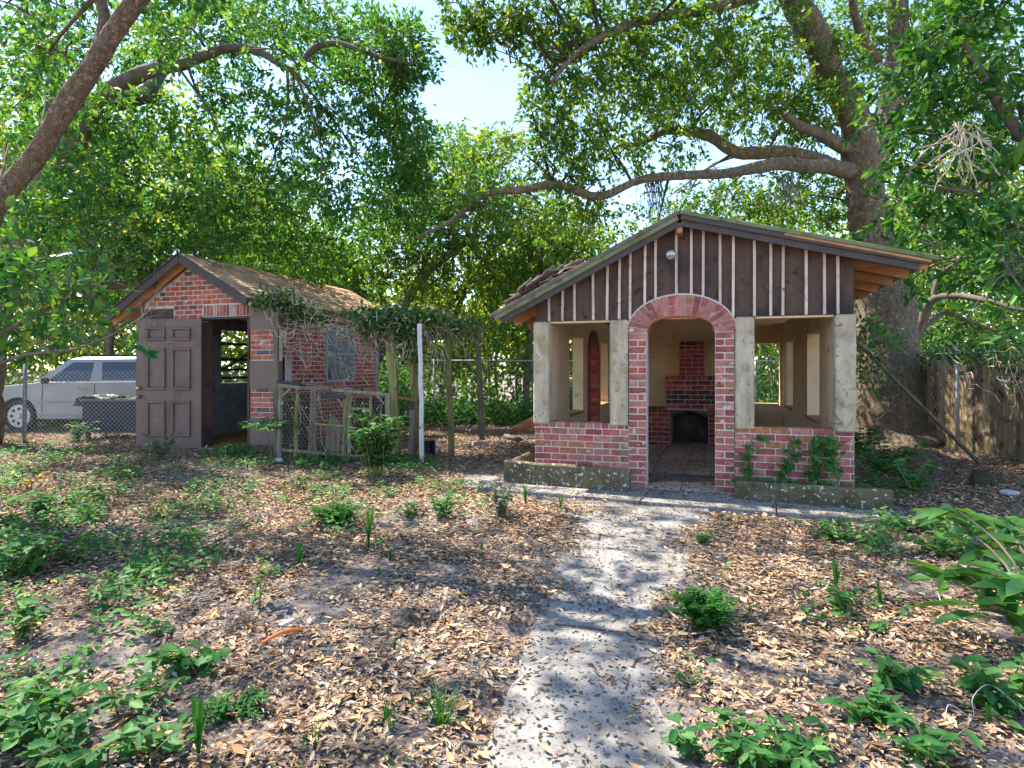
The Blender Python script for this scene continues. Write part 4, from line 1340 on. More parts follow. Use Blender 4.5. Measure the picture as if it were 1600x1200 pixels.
for (px, py) in ((60, 60), (190, 60), (320, 40), (440, 40), (540, 50), (600, 80), (120, 190), (250, 200), (370, 170), (480, 170), (570, 160), (610, 215), (190, 300), (310, 300), (430, 290), (530, 290), (600, 300), (90, 330), (40, 250), (250, 370), (380, 370), (500, 390), (120, 400)):
    left_blobs.append((px + random.uniform(-15, 15), py + random.uniform(-12, 12), random.uniform(10.2, 13.2), random.uniform(65, 95), random.uniform(45, 62), random.uniform(0.6, 1.0)))
left_blobs += [(625, 60, 10.6, 45, 60, .9), (640, 160, 11.0, 40, 60, .9), (640, 250, 12.0, 50, 50, .9), (60, 330, 9.4, 60, 50, .8), (110, 250, 9.4, 55, 50, .7), (20, 420, 9.4, 60, 50, .8), (160, 160, 9.6, 45, 40, .5), (250, 60, 9.6, 60, 40, .6), (60, 120, 9.6, 60, 50, .6), (180, 380, 10, 70, 40, .6), (420, 60, 9.4, 60, 40, .5)]
t, n = make_tree('shade_tree', 'tall spreading tree with curving limbs rising behind the brick shed', left_limbs, left_blobs, M['bark_thin'], M['leaf_left'], (0.085, 0.145), 56, 17, twig=0.42)
NL += n

# slender trees behind shed and pergola
def slender(label, limbs, blobs, leaf='leaf_mid', dens=46, size=(0.10, 0.17), name='slender_tree', r0=0.025):
    global NL
    t, n = make_tree(name, label, limbs, blobs, M['bark_thin'], M[leaf], size, dens, 12, 'slender trees behind the shed and pergola', twig=0.4, r0=r0)
    NL += n
slender('slender tree with forked leaning stems behind the right end of the shed roof',
        [[(560, 650, 15.5, 0.14), (590, 560, 15.5, 0.12), (632, 480, 15.4, 0.11), (660, 435, 15.3, 0.10), (700, 400, 15.2, 0.07), (745, 370, 15.0, 0.04)],
         [(640, 470, 15.4, 0.08), (668, 400, 15.6, 0.06), (690, 330, 15.8, 0.04), (700, 270, 16, 0.02)]],
        [(640, 320, 15.6, 80, 60), (700, 270, 16.2, 80, 60), (600, 390, 15.6, 70, 50), (690, 380, 15.2, 80, 50), (745, 330, 15.6, 70, 60), (650, 430, 15, 60, 40, .7)])
slender('slender tree with yellow-green crown directly behind the pergola beam',
        [[(690, 650, 17.5, 0.10), (695, 560, 17.5, 0.09), (720, 470, 17.5, 0.075), (760, 400, 17.4, 0.05), (790, 330, 17.3, 0.03)],
         [(720, 470, 17.5, 0.05), (680, 420, 17.8, 0.04), (650, 380, 18, 0.02)]],
        [(720, 430, 17.5, 80, 50), (790, 410, 17.5, 70, 55), (740, 250, 17.6, 50, 50), (780, 230, 17.8, 40, 40), (800, 330, 17.4, 60, 60), (690, 480, 17.5, 60, 40, .8)], 'leaf_far')
slender('slender tree standing close to the left eave of the pavilion',
        [[(822, 650, 16.0, 0.10), (825, 560, 16.0, 0.085), (835, 470, 16.0, 0.07), (848, 380, 15.8, 0.05), (855, 300, 15.6, 0.025)]],
        [(850, 400, 15.8, 60, 50), (800, 440, 16, 60, 50), (870, 350, 15.6, 60, 40), (790, 510, 16, 60, 40, .8), (830, 560, 16.2, 50, 40, .7), (905, 390, 15.4, 40, 30, .8)])
slender('slender tree with thin upright stem left of the shed gable',
        [[(165, 650, 16.5, 0.10), (172, 540, 16.5, 0.09), (185, 430, 16.4, 0.07), (178, 330, 16.3, 0.05), (200, 220, 16.2, 0.03)]],
        [(160, 420, 16.5, 90, 60, .8), (90, 460, 16.0, 80, 50, .8), (230, 350, 16.2, 80, 50, .7), (60, 380, 16.5, 70, 50, .6), (200, 480, 16.5, 60, 40, .7), (110, 520, 17, 80, 30, .8)], 'leaf_far')
slender('slender tree seen over the middle of the shed roof',
        [[(470, 640, 17.0, 0.11), (465, 520, 17, 0.10), (450, 420, 17, 0.08), (420, 320, 16.8, 0.05), (400, 230, 16.6, 0.03)]],
        [(430, 400, 16.8, 90, 50), (520, 420, 16.5, 70, 45), (350, 380, 16.8, 80, 50, .8), (450, 320, 16.6, 80, 60, .8), (380, 270, 16.5, 70, 50, .7), (560, 440, 16, 50, 40)], 'leaf_mid')
slender('slender tree behind the pavilion ridge with pale gaps in its crown',
        [[(1130, 640, 17.0, 0.11), (1125, 480, 17, 0.10), (1110, 380, 17, 0.07), (1130, 290, 16.8, 0.04)]],
        [(1040, 380, 17, 70, 40, .5), (1130, 340, 17, 90, 40, .5), (1220, 370, 17, 80, 40, .5), (1290, 400, 16.5, 50, 40, .6), (980, 400, 16.5, 60, 36, .6)], 'leaf_mid')

# small tree with curved stems right of the oak
slender('small crooked tree with bowed grey stems between the oak and the plank fence',
        [[(1416, 600, 13.6, 0.13), (1420, 560, 13.5, 0.12), (1440, 510, 13.3, 0.10), (1456, 470, 13.0, 0.08), (1490, 462, 12.6, 0.065), (1540, 470, 12.0, 0.05), (1600, 485, 11.5, 0.04), (1680, 480, 11, 0.03)],
         [(1440, 515, 13.3, 0.07), (1475, 490, 13.4, 0.06), (1520, 505, 13.4, 0.045), (1570, 520, 13.4, 0.03)],
         [(1456, 470, 13.0, 0.05), (1470, 430, 13.0, 0.045), (1510, 400, 12.8, 0.03)]],
        [(1480, 430, 13.5, 70, 40, .7), (1560, 430, 12.5, 70, 50, .9), (1530, 520, 13.8, 80, 36, .7), (1450, 540, 15, 60, 30, .8), (1590, 380, 12.5, 60, 50, .8), (1470, 350, 14.0, 70, 50, .8)], 'leaf_glossy', 56, (0.10, 0.16), 'crooked_tree')

# big-leaved glossy tree entering from the right
t, n = make_tree('glossy_tree', 'broad-leaved tree with large glossy leaves filling the upper right corner',
    [[(1760, 800, 7.2, 0.16), (1740, 600, 7.2, 0.14), (1700, 420, 7.2, 0.12), (1640, 280, 7.1, 0.08), (1560, 160, 7.0, 0.05), (1500, 60, 6.9, 0.03)],
     [(1690, 390, 7.2, 0.06), (1600, 330, 7.0, 0.04), (1510, 300, 6.9, 0.025), (1440, 290, 6.8, 0.012)],
     [(1640, 280, 7.1, 0.05), (1540, 220, 7.3, 0.03), (1450, 210, 7.4, 0.015)]],
    [(1385, 340, 8.2, 40, 45, .5), (1400, 440, 8.4, 40, 40, .45), (1350, 190, 9.0, 30, 40, .3), (1540, 60, 6.9, 110, 70), (1450, 110, 7.2, 70, 60, .8), (1570, 180, 7.0, 80, 70), (1480, 220, 7.4, 80, 50, .8), (1420, 200, 7.6, 50, 60, .7), (1560, 300, 6.8, 80, 60), (1460, 310, 7.2, 70, 50, .8), (1400, 270, 7.6, 40, 50, .6), (1580, 400, 6.6, 60, 60, .7), (1430, 380, 7.6, 50, 40, .5), (1590, 480, 6.4, 40, 60, .5), (1500, 20, 7, 80, 50), (1400, 130, 7.6, 40, 50, .5)],
    M['bark_thin'], M['leaf_glossy'], (0.11, 0.19), 36, 9, twig=0.34, ratio=0.42, hole=False, tpl=LEAF_FOLD, up=0.9)
NL += n
# dry tangle of vine hanging in it
tg = MB()
for i in range(26):
    p = P(random.uniform(1480, 1540), random.uniform(185, 215), 6.6 + random.uniform(-.2, .2))
    pts = [p]
    dv = Vector((random.uniform(-.5, .5), random.uniform(-.3, .3), -1))
    for k in range(7):
        dv += Vector((random.uniform(-.7, .7), random.uniform(-.4, .4), random.uniform(-.5, .5)))
        p = p + dv.normalized() * random.uniform(0.06, 0.11)
        pts.append(p)
    tg.tube(smooth_path(pts, 3), 0.006, 4, False)
tag(tg.build('vine_tangle', M['twig_pale'], None, True), 'bare pale tangle of dry vine hanging among the glossy leaves', 'vine')

# sapling with large leaves reaching in from the left
t, n = make_tree('leafy_sapling', 'sapling with large drooping leaves reaching in front of the car from the left',
    [[(-240, 980, 5.2, 0.04), (-180, 780, 5.2, 0.035), (-110, 600, 5.2, 0.03), (0, 525, 5.2, 0.02), (80, 480, 5.2, 0.014), (160, 440, 5.2, 0.007)],
     [(-110, 620, 5.2, 0.02), (20, 560, 5.0, 0.014), (120, 545, 4.9, 0.011), (200, 510, 4.8, 0.008), (243, 478, 4.8, 0.004)],
     [(-150, 700, 5.2, 0.02), (-60, 480, 5.4, 0.016), (0, 430, 5.5, 0.012), (60, 380, 5.6, 0.006)]],
    [(30, 400, 5.5, 60, 45, .9), (90, 440, 5.2, 70, 40, .8), (30, 480, 5.1, 60, 40, .9), (100, 500, 5.1, 70, 36, .6), (150, 470, 5.2, 50, 36, .45), (60, 545, 5.0, 70, 26, .5), (150, 540, 4.9, 50, 30, .25), (-60, 480, 5.3, 80, 90, .8), (225, 500, 4.8, 20, 20, .5)],
    M['bark_thin'], M['leaf_glossy'], (0.09, 0.15), 62, 6, twig=0.26, ratio=0.48, hole=False, tpl=LEAF_FOLD, r0=0.007, up=0.9)
NL += n

# far thicket behind everything: one leafy mass nobody could count
def thicket():
    n = 230000
    X = rng.uniform(-34, 36, n)
    Y = 19.5 + rng.random(n) ** 1.3 * 9
    # height of the growth varies along its length
    top = 6.2 + 1.8 * np.sin(X * 0.37 + 1) + 1.3 * np.sin(X * 0.93) + 0.8 * np.sin(X * 2.1 + 2)
    top = np.where(np.abs(X - 1.5) < 7, top * 0.72, top)
    top = np.where(X < -7, top + 3.5, top)
    top = np.where(X > 9, top + 2.0, top)
    Z = rng.random(n) ** 0.85 * top
    dens = 0.5 + 0.5 * np.sin(X * 1.9 + Z * 1.3) * np.cos(Z * 1.7 - X * 0.8) + 0.35
    keep = rng.random(n) < dens
    px = CX + F * X / Y
    py = HY - F * (Z - CH) / Y
    gap = (np.abs(px - 760) < 120) & (py > 585) & (py < 650)
    keep &= ~(gap & (rng.random(n) < 0.75))
    C = np.stack([X, Y, Z], 1)[keep]
    m = len(C)
    D = rand_dirs(m)
    D[:, 2] -= 0.3
    NN = rand_dirs(m)
    NN[:, 2] += 0.4
    L = rng.uniform(0.18, 0.34, m)
    o = link('far_thicket', leaves_mesh('far_thicket', C, D, NN, L, L * 0.5, LEAF4, M['leaf_far']))
    tag(o, 'mass of sunlit green growth behind the yard', 'thicket', None, 'stuff')
    st = MB()
    return m
NL += thicket()
def undergrowth():
    n = 60000
    X = rng.uniform(-14, 14, n)
    Y = rng.uniform(15.2, 19.5, n)
    top = 0.55 + 0.35 * np.sin(X * 1.3) + 0.25 * np.sin(X * 2.9 + Y) + 1.4 * np.maximum(0, np.sin(X * 0.8 + Y * 0.9 + 1.0)) ** 6
    Z = rng.random(n) * np.maximum(0.12, top)
    C = np.stack([X, Y, Z], 1)
    D = rand_dirs(n)
    NN = rand_dirs(n)
    NN[:, 2] += 0.8
    L = rng.uniform(0.09, 0.18, n)
    o = link('undergrowth', leaves_mesh('undergrowth', C, D, NN, L, L * 0.5, LEAF4, M['leaf_weed']))
    tag(o, 'low green undergrowth along the rear wire fence', 'undergrowth', None, 'stuff')
undergrowth()
# thin stems of the brush behind the fence
for i, (px, where) in enumerate(((676, 'just right of the white pergola post'), (735, 'between the two right pergola posts'), (770, 'just right of the last pergola post'), (783, 'right of the one beside the last pergola post'), (812, 'just left of the pavilion corner'), (868, 'through the left pavilion opening'), (1196, 'left in the rear window'), (1212, 'right in the rear window'))):
    d = random.uniform(17, 19)
    b = P(px, 640, d)
    b.z = 0
    t_ = thing('brush_stem', 'thin brush stem behind the rear fence, ' + where, 'stem', b, 0, 'thin stems behind the rear fence')
    pts = [Vector((0, 0, 0)), Vector((random.uniform(-.2, .2), 0, 1.3)), Vector((random.uniform(-.4, .4), 0.1, 2.6)), Vector((random.uniform(-.7, .7), 0.1, 4.4))]
    MB().tube(smooth_path(pts, 4), [0.05 - 0.04 * k / 12 for k in range(13)], 6).build('stem', M['bark_thin'], t_, True)

# hanging moss on the long oak limb
for px, py, ln, lab in ((1022, 285, 0.75, 'grey hanging moss below the long oak limb, nearest the pavilion ridge'), (1230, 275, 0.65, 'grey hanging moss below the oak limb near the trunk'), (925, 330, 0.55, 'small wisp of grey moss hanging from the outer oak limb')):
    p = P(px, py, 10.6)
    t_ = thing('hanging_moss', lab, 'moss', p, 0, 'wisps of hanging moss on the oak')
    mb = MB()
    for i in range(34):
        q = Vector((random.gauss(0, 0.09), random.gauss(0, 0.06), random.uniform(0, 0.05)))
        pts = [q]
        for k in range(5):
            q = q + Vector((random.uniform(-.03, .03), random.uniform(-.03, .03), -ln * random.uniform(0.08, 0.24)))
            pts.append(q)
        mb.tube(pts, [0.008, 0.007, 0.006, 0.005, 0.004, 0.002], 3, False)
    mb.build('strand', M['moss_grey'], t_)['kind'] = 'stuff'

# ------------------------------------------------------------------ fences
def net(mb, p0, p1, z0, z1, step, r, zb0=None):
    """diagonal diamond wires on a vertical plane from p0 to p1"""
    p0, p1 = Vector(p0), Vector(p1)
    L = (p1 - p0).length
    d = (p1 - p0).normalized()
    nrm = Vector((-d.y, d.x, 0))
    H = z1 - z0
    k = -H
    while k < L:
        for sgn in (1, -1):
            a0, b0 = k, 0.0
            a1, b1 = k + H, H
            if a0 < 0:
                b0 = -a0
                a0 = 0
            if a1 > L:
                b1 = H - (a1 - L)
                a1 = L
            if b1 - b0 > 0.02:
                if sgn < 0:
                    u0, u1 = b0, b1
                    q0, q1 = p0 + d * a0 + Vector((0, 0, z1 - u0)), p0 + d * a1 + Vector((0, 0, z1 - u1))
                else:
                    q0, q1 = p0 + d * a0 + Vector((0, 0, z0 + b0)), p0 + d * a1 + Vector((0, 0, z0 + b1))
                q0 = q0 + nrm * r * sgn
                q1 = q1 + nrm * r * sgn
                mb.tube([q0, q1], r, 4, False)
        k += step

lf = thing('chain_link_fence', 'chain-link fence with blue-grey steel post in front of the parked car', 'fence')
pp = G(38, 693)
pr = Vector((pp.x + 3.1, pp.y + 0.1, 0))
pl = Vector((pp.x - 2.6, pp.y + 0.3, 0))
MB().tube([(pp.x, pp.y, -0.1), (pp.x + 0.02, pp.y, 1.70)], 0.034, 12).tube([(pp.x + 0.02, pp.y, 1.69), (pp.x + 0.02, pp.y, 1.74)], [0.042, 0.02], 12).build('post', M['post_steel'], lf, True)
MB().tube([(pr.x + 0.5, pr.y, -0.1), (pr.x + 0.5, pr.y, 1.6)], 0.03, 10).build('post', M['post_steel'], lf, True)
mb = MB()
net(mb, (pp.x, pp.y - 0.03, 0), (pr.x + 0.5, pr.y - 0.03, 0), 0.06, 1.42, 0.085, 0.0022)
net(mb, (pl.x, pl.y - 0.03, 0), (pp.x, pp.y - 0.03, 0), 0.06, 1.42, 0.085, 0.0022)
mb.build('wire_mesh', M['wire'], lf)

rf = thing('rear_fence', 'low rear chain-link fence half hidden in green undergrowth', 'fence')
ry = 15.6
for x in np.arange(-7.5, 9.1, 2.75):
    MB().tube([(x, ry, -0.1), (x, ry, 1.72)], 0.026, 8).build('post', M['metal'], rf, True)
MB().tube([(-8, ry, 1.68), (9, ry - 0.1, 1.66)], 0.018, 8).build('top_rail', M['metal'], rf, True)
mb = MB()
net(mb, (-8, ry - 0.03, 0), (9, ry - 0.03, 0), 0.08, 1.64, 0.15, 0.0022)
mb.build('wire_mesh', M['wire'], rf)

pf = thing('plank_fence', 'weathered golden-brown upright plank fence along the right side of the yard', 'fence')
y = 5.6
i = 0
while y < 13.4:
    w = random.uniform(0.13, 0.19)
    x = 7.95 + 0.035 * (y - 9) + random.uniform(-0.012, 0.012)
    h = 1.86 + random.uniform(-0.14, 0.06)
    b = MB()
    N = 4
    x0, x1, y0, y1 = x, x + 0.024, y + 0.006, y + w - 0.006
    lean = random.uniform(-0.02, 0.02)
    b.add([(x0, y0, -0.03), (x1, y0, -0.03), (x1, y1, -0.03), (x0, y1, -0.03), (x0, y0 + lean, h - 0.05), (x1, y0 + lean, h - 0.05), (x1, y1 + lean, h - 0.05 + random.uniform(-.03, .03)), (x0, y1 + lean, h - 0.05), (x0, (y0 + y1) / 2 + lean, h), (x1, (y0 + y1) / 2 + lean, h)],
          [(0, 1, 2, 3), (0, 4, 5, 1), (2, 6, 7, 3), (0, 3, 7, 8, 4), (1, 5, 9, 6, 2), (4, 8, 9, 5), (7, 6, 9, 8)])
    b.build('plank', M['fence_wood'], pf)
    y += w
for z in (0.35, 1.45):
    MB().box((8.03, 5.6, z), (8.07, 13.4, z + 0.09)).build('rail', M['fence_wood'], pf)
wf = thing('wire_fence', 'galvanised wire fence post and rail standing against the plank fence', 'fence')
for y in (8.1, 10.65, 13.2):
    MB().tube([(7.80, y, -0.1), (7.80, y, 1.75)], 0.03, 10).build('post', M['metal'], wf, True)
MB().tube([(7.80, 6.0, 1.70), (7.86, 13.3, 1.74)], 0.02, 8).build('top_rail', M['metal'], wf, True)
mb = MB()
net(mb, (7.80, 6.0, 0), (7.84, 13.2, 0), 0.06, 1.68, 0.11, 0.0012)
mb.build('wire_mesh', M['wire_old'], wf)

# board leaning from the ground up to the pavilion eave
gb = G(1531, 727)
lb = MB().beam(gb + Vector((0, 0, 0.03)), P(1322, 518, 9.75), 0.13, 0.04, c=0.006).build('leaning_board', M['grey_wood'])
tag(lb, 'long bare board leaning diagonally from the leaves towards the oak trunk', 'board')
st_ = MB().tube([G(1535, 760) + Vector((0, 0, -0.05)), G(1533, 760) + Vector((0, 0, 0.10)), G(1533, 760) + Vector((0.0, 0, 0.20))], [0.13, 0.11, 0.07], 12, True, 0.6).build('tree_stump', M['bark_trunk'], None, True)
tag(st_, 'short rotten stump at the foot of the leaning board', 'stump')

# ------------------------------------------------------------------ pergola, coop and their vines
pg = thing('pergola', 'mossy timber pergola of leaning posts and grey beams beside the shed', 'pergola')
def post(px0, py0, px1, py1, d0, w, m, name='post', parent=pg, h=None):
    b = P(px0, py0, d0)
    tp = P(px1, py1, d0)
    mb = MB()
    N = 7
    prev = None
    pts = [b.lerp(tp, k / N) + Vector((random.uniform(-.008, .008), random.uniform(-.008, .008), 0)) for k in range(N + 1)]
    pts[0].z -= 0.05
    mb.tube(pts, [w * 0.5 * 1.25 * (1 + random.uniform(-.06, .06)) for _ in pts], 6 if w < 0.07 else 4, True, 0.12, px0)
    return mb.build(name, m, parent)
g703, g750 = G(704, 712), G(752, 690)
post(619, 712, 610, 508, 9.3, 0.15, M['moss_wood'])
post(652, 700, 648, 515, 10.2, 0.13, M['moss_wood'])
post(706, 712, 699, 512, g703.y, 0.105, M['moss_wood'])
post(754, 690, 746, 518, g750.y, 0.12, M['grey_wood'])
post(660, 720, 656, 506, 9.15, 0.07, M['white_post'])
post(643, 722, 644, 640, 9.2, 0.09, M['grey_wood'])
MB().beam(P(655, 527, g703.y + 0.05), P(752, 521, g750.y), 0.06, 0.14, c=0.006, j=0.008).build('beam', M['grey_wood'], pg)
MB().beam(P(700, 500, g703.y + 0.1), P(750, 516, g750.y - 0.1), 0.06, 0.09, c=0.006, j=0.008).build('beam', M['grey_wood'], pg)
post(432, 715, 432, 490, 9.1, 0.075, M['grey_wood'])
MB().tube([G(748, 697) + Vector((0, 0, -.03)), G(748, 697) + Vector((0, 0, 0.10))], [0.22, 0.16], 9, True, 0.3).build('post_footing', M['tile'], pg)

coop = thing('chicken_coop', 'tumbledown wire run of weathered poles against the shed side wall', 'coop')
CD = 9.0
def cpost(px0, py0, px1, py1, w, m='grey_wood', d=CD):
    return post(px0, py0, px1, py1, d, w * 1.05, M[m], 'pole', coop)
cpost(437, 712, 438, 600, 0.06, 'pale_wood')
cpost(462, 712, 465, 608, 0.045, 'moss_wood')
cpost(484, 712, 489, 606, 0.05, 'grey_wood')
cpost(492, 712, 493, 608, 0.04, 'grey_wood')
cpost(537, 715, 541, 614, 0.05, 'moss_wood')
cpost(545, 715, 547, 612, 0.045, 'pale_wood')
cpost(579, 700, 579, 616, 0.04, 'pale_wood')
cpost(607, 712, 606, 614, 0.075, 'pale_wood')
for (x0, y0, x1, y1, w, m) in ((433, 601, 470, 606, 0.045, 'pale_wood'), (468, 606, 520, 606, 0.05, 'grey_wood'), (518, 609, 609, 617, 0.045, 'pale_wood'), (545, 637, 580, 640, 0.035, 'pale_wood'), (545, 673, 605, 676, 0.035, 'moss_wood'), (490, 662, 538, 666, 0.03, 'moss_wood'), (440, 703, 545, 712, 0.045, 'grey_wood'), (545, 712, 607, 713, 0.04, 'grey_wood')):
    MB().beam(P(x0, y0, CD - 0.02), P(x1, y1, CD - 0.02), 0.03, w, c=0.004, j=0.003).build('rail', M[m], coop)
for (x0, y0, x1, y1) in ((440, 620, 455, 606), (495, 626, 508, 614), (600, 632, 590, 618), (536, 634, 526, 620)):
    MB().beam(P(x0, y0, CD - 0.035), P(x1, y1, CD - 0.035), 0.02, 0.03).build('brace', M['pale_wood'], coop)
MB().beam(P(502, 618, CD - 0.05), P(540, 620, CD - 0.05), 0.05, 0.06, c=0.008).build('rolled_tarp', M['navy'], coop)
MB().beam(P(433, 596, CD + 0.05), P(470, 601, CD + 0.05), 0.06, 0.05, c=0.008).build('rolled_tarp', M['navy'], coop)
for k in range(9):
    x = 470 + k * 15
    MB().beam(P(x, 600 + k * 1.4, CD + 0.05), P(x + 18, 602 + k * 1.4, CD + 0.9), 0.13, 0.018, j=0.01).build('roof_board', M['grey_wood'], coop)
post(648, 715, 648, 622, 9.6, 0.05, M['grey_wood'], 'pole', coop)
MB().beam(P(620, 621, 9.4), P(650, 625, 9.55), 0.05, 0.04).build('rail', M['raw_wood'], coop)
MB().beam(P(620, 668, 9.4), P(650, 669, 9.55), 0.03, 0.03).build('rail', M['raw_wood'], coop)
def hexnet(mb, p0, p1, z0, z1, cell, r):
    p0, p1 = Vector(p0), Vector(p1)
    d = (p1 - p0)
    L = d.length
    d.normalize()
    nx = int(L / cell)
    hz = cell * 0.87
    nz = int((z1 - z0) / hz)
    def q(u, v):
        w = 0.012 * mnoise.noise(Vector((u * 5, v * 5, p0.x)))
        return p0 + d * (u + w) + Vector((0, w * 1.5, z0 + v - p0.z + w))
    for j in range(nz):
        for i in range(nx):
            u = (i + 0.5 * (j % 2)) * cell
            v = j * hz
            mb.tube([q(u, v), q(u, v + hz * 0.6)], r, 3, False)
            mb.tube([q(u, v + hz * 0.6), q(u + cell * 0.5, v + hz)], r, 3, False)
            mb.tube([q(u, v + hz * 0.6), q(u - cell * 0.5, v + hz)], r, 3, False)
mb = MB()
a, b = P(440, 700, CD), P(606, 700, CD)
hexnet(mb, (a.x, CD - 0.01, 0), (b.x, CD - 0.01, 0), 0.22, 1.16, 0.055, 0.002)
a, b = P(622, 700, 9.42), P(650, 700, 9.55)
hexnet(mb, (a.x, 9.42, 0), (b.x, 9.55, 0), 0.35, 1.0, 0.05, 0.0014)
mb.build('chicken_wire', M['wire_old'], coop)
for (x0, x1, y0, y1) in ((441, 483, 616, 705), (549, 603, 622, 708)):  # dark sheets added to stand in for the shade behind the wire
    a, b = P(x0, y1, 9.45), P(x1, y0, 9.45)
    MB().cbox((a.x, 9.45, a.z), (b.x, 9.47, b.z), 0.004).build('dark_back_panel', M['coop_shade'], coop)
# loose sheet standing inside the run
MB().add([P(508, 715, 9.3), P(530, 715, 9.25), P(533, 660, 9.25), P(520, 648, 9.3), P(509, 668, 9.3)], [(0, 1, 2, 3, 4)]).build('loose_board', M['grey_wood'], coop).modifiers.new('thickness', 'SOLIDIFY').thickness = 0.015

def vine(name, label, spans, nleaf, leaf_size, mleaf, mstem, stems=14, rstem=0.008, drop=0.0, group=None, spread=0.12, per=6):
    """spans: list of (pixel point, pixel point, depth0, depth1, weight) along which stems wander and leaves sit"""
    t = thing(name, label, 'vine', (0, 0, 0), 0, group)
    mb = MB()
    for (x0, y0, x1, y1, d0, d1, w) in spans:
        for i in range(max(1, int(stems * w))):
            u = random.random() * 0.6
            p, e = P(x0, y0, d0), P(x1, y1, d1)
            a = p.lerp(e, u)
            pts = [a + Vector((random.gauss(0, spread), random.gauss(0, spread), random.gauss(0, spread * 0.6)))]
            L = (e - p).length
            n = random.randint(5, 9)
            dirv = (e - p).normalized()
            for k in range(n):
                st = dirv * (L * 0.5 / n) + Vector((random.gauss(0, 0.06), random.gauss(0, 0.035), random.gauss(0, 0.07)))
                if random.random() < drop:
                    st += Vector((0, 0, -random.uniform(0.05, 0.22)))
                pts.append(pts[-1] + st)
            r = rstem * random.uniform(0.5, 1.2)
            mb.tube(smooth_path(pts, 3), r, 4, False)
    mb.build('stem', mstem, t, True)
    if nleaf:
        C, D, NN = [], [], []
        tot = sum(s[6] * math.hypot(s[2] - s[0], s[3] - s[1]) for s in spans) + 1e-6
        for (x0, y0, x1, y1, d0, d1, w) in spans:
            n = int(nleaf * w * math.hypot(x1 - x0, y1 - y0) / tot) + 8
            u = rng.random((n, 1))
            a, b = np.array(P(x0, y0, d0)), np.array(P(x1, y1, d1))
            c = a + (b - a) * u + rng.normal(size=(n, 3)) * np.array([spread, spread, spread * 0.75])
            C.append(c)
            D.append(rand_dirs(n) + np.array([0, -0.2, -0.5]))
            NN.append(rand_dirs(n) + np.array([0, -0.6, 0.7]))
        C, D, NN = np.concatenate(C), np.concatenate(D), np.concatenate(NN)
        L = rng.uniform(leaf_size[0], leaf_size[1], len(C))
        link('leaves', leaves_mesh('leaves', C, D, NN, L, L * 0.6, LEAF_FOLD, mleaf), t)['kind'] = 'stuff'
    return t

vine('climbing_vine', 'leafy climbing vine heaped over the front eave corner of the shed', [(402, 468, 455, 470, 9.15, 9.2, 1.0), (440, 478, 505, 500, 9.3, 9.6, 1.0), (425, 455, 470, 490, 9.3, 9.5, .6)], 1700, (0.04, 0.085), M['leaf_vine'], M['twig_pale'], 10, 0.006, 0.2, spread=0.10)
vine('dry_vine', 'dead leafless vine tangled across the shed window and coop', [(440, 500, 560, 520, 9.2, 9.3, 1.6), (500, 510, 610, 520, 9.25, 9.3, 1.6), (430, 520, 520, 560, 9.15, 9.2, .8), (540, 520, 620, 540, 9.2, 9.3, 1.0), (470, 600, 520, 690, 9.05, 9.0, .9), (440, 610, 460, 690, 9.0, 9.0, .5), (545, 610, 600, 660, 9.0, 9.05, .7)], 160, (0.03, 0.06), M['leaf_dry'], M['twig_dry'], 9, 0.0056, 0.30, spread=0.12)
vine('pergola_vine', 'green vine mounded on top of the mossy pergola posts', [(560, 495, 620, 500, 9.3, 9.3, 1.4), (610, 500, 680, 497, 9.3, 9.5, 1.2), (580, 520, 640, 520, 9.3, 9.4, .7), (670, 500, 750, 512, 9.6, 10.5, .45), (630, 520, 650, 560, 9.4, 9.6, .5)], 3600, (0.05, 0.10), M['leaf_vine'], M['twig_pale'], 14, 0.007, 0.3, spread=0.13)
vine('wall_ivy', 'dark green ivy climbing the low brick wall right of the doorway', [(1166, 745, 1172, 692, 6.86, 6.88, 0.9), (1183, 690, 1190, 680, 6.85, 6.84, .4), (1220, 748, 1228, 718, 6.74, 6.74, 0.8), (1240, 715, 1240, 682, 6.72, 6.72, .7), (1270, 748, 1280, 680, 6.64, 6.62, 1.4), (1303, 745, 1296, 690, 6.57, 6.58, 1.0), (1155, 752, 1330, 764, 6.76, 6.42, 1.6), (1285, 690, 1308, 686, 6.60, 6.56, .6)], 620, (0.05, 0.10), M['leaf_weed'], M['bark_thin'], 3, 0.004, 0.1, spread=0.032)
vine('fence_vine', 'vine trailing along the top of the plank and wire fence', [(1450, 555, 1545, 552, 10.6, 9.2, 1.2), (1530, 545, 1640, 545, 9.4, 8.0, 1.4), (1570, 560, 1600, 600, 9.0, 8.7, .6)], 700, (0.06, 0.11), M['leaf_glossy'], M['twig_pale'], 12, 0.007, 0.3, spread=0.14)
vine('trunk_vine', 'light green creeper hanging in front of the oak trunk by the eave', [(1345, 500, 1375, 530, 9.6, 9.7, 1.0), (1350, 545, 1362, 600, 9.6, 9.6, .8), (1370, 530, 1400, 535, 9.8, 9.8, .6)], 420, (0.06, 0.10), M['leaf_weed'], M['bark_thin'], 5, 0.005, 0.2, spread=0.13)

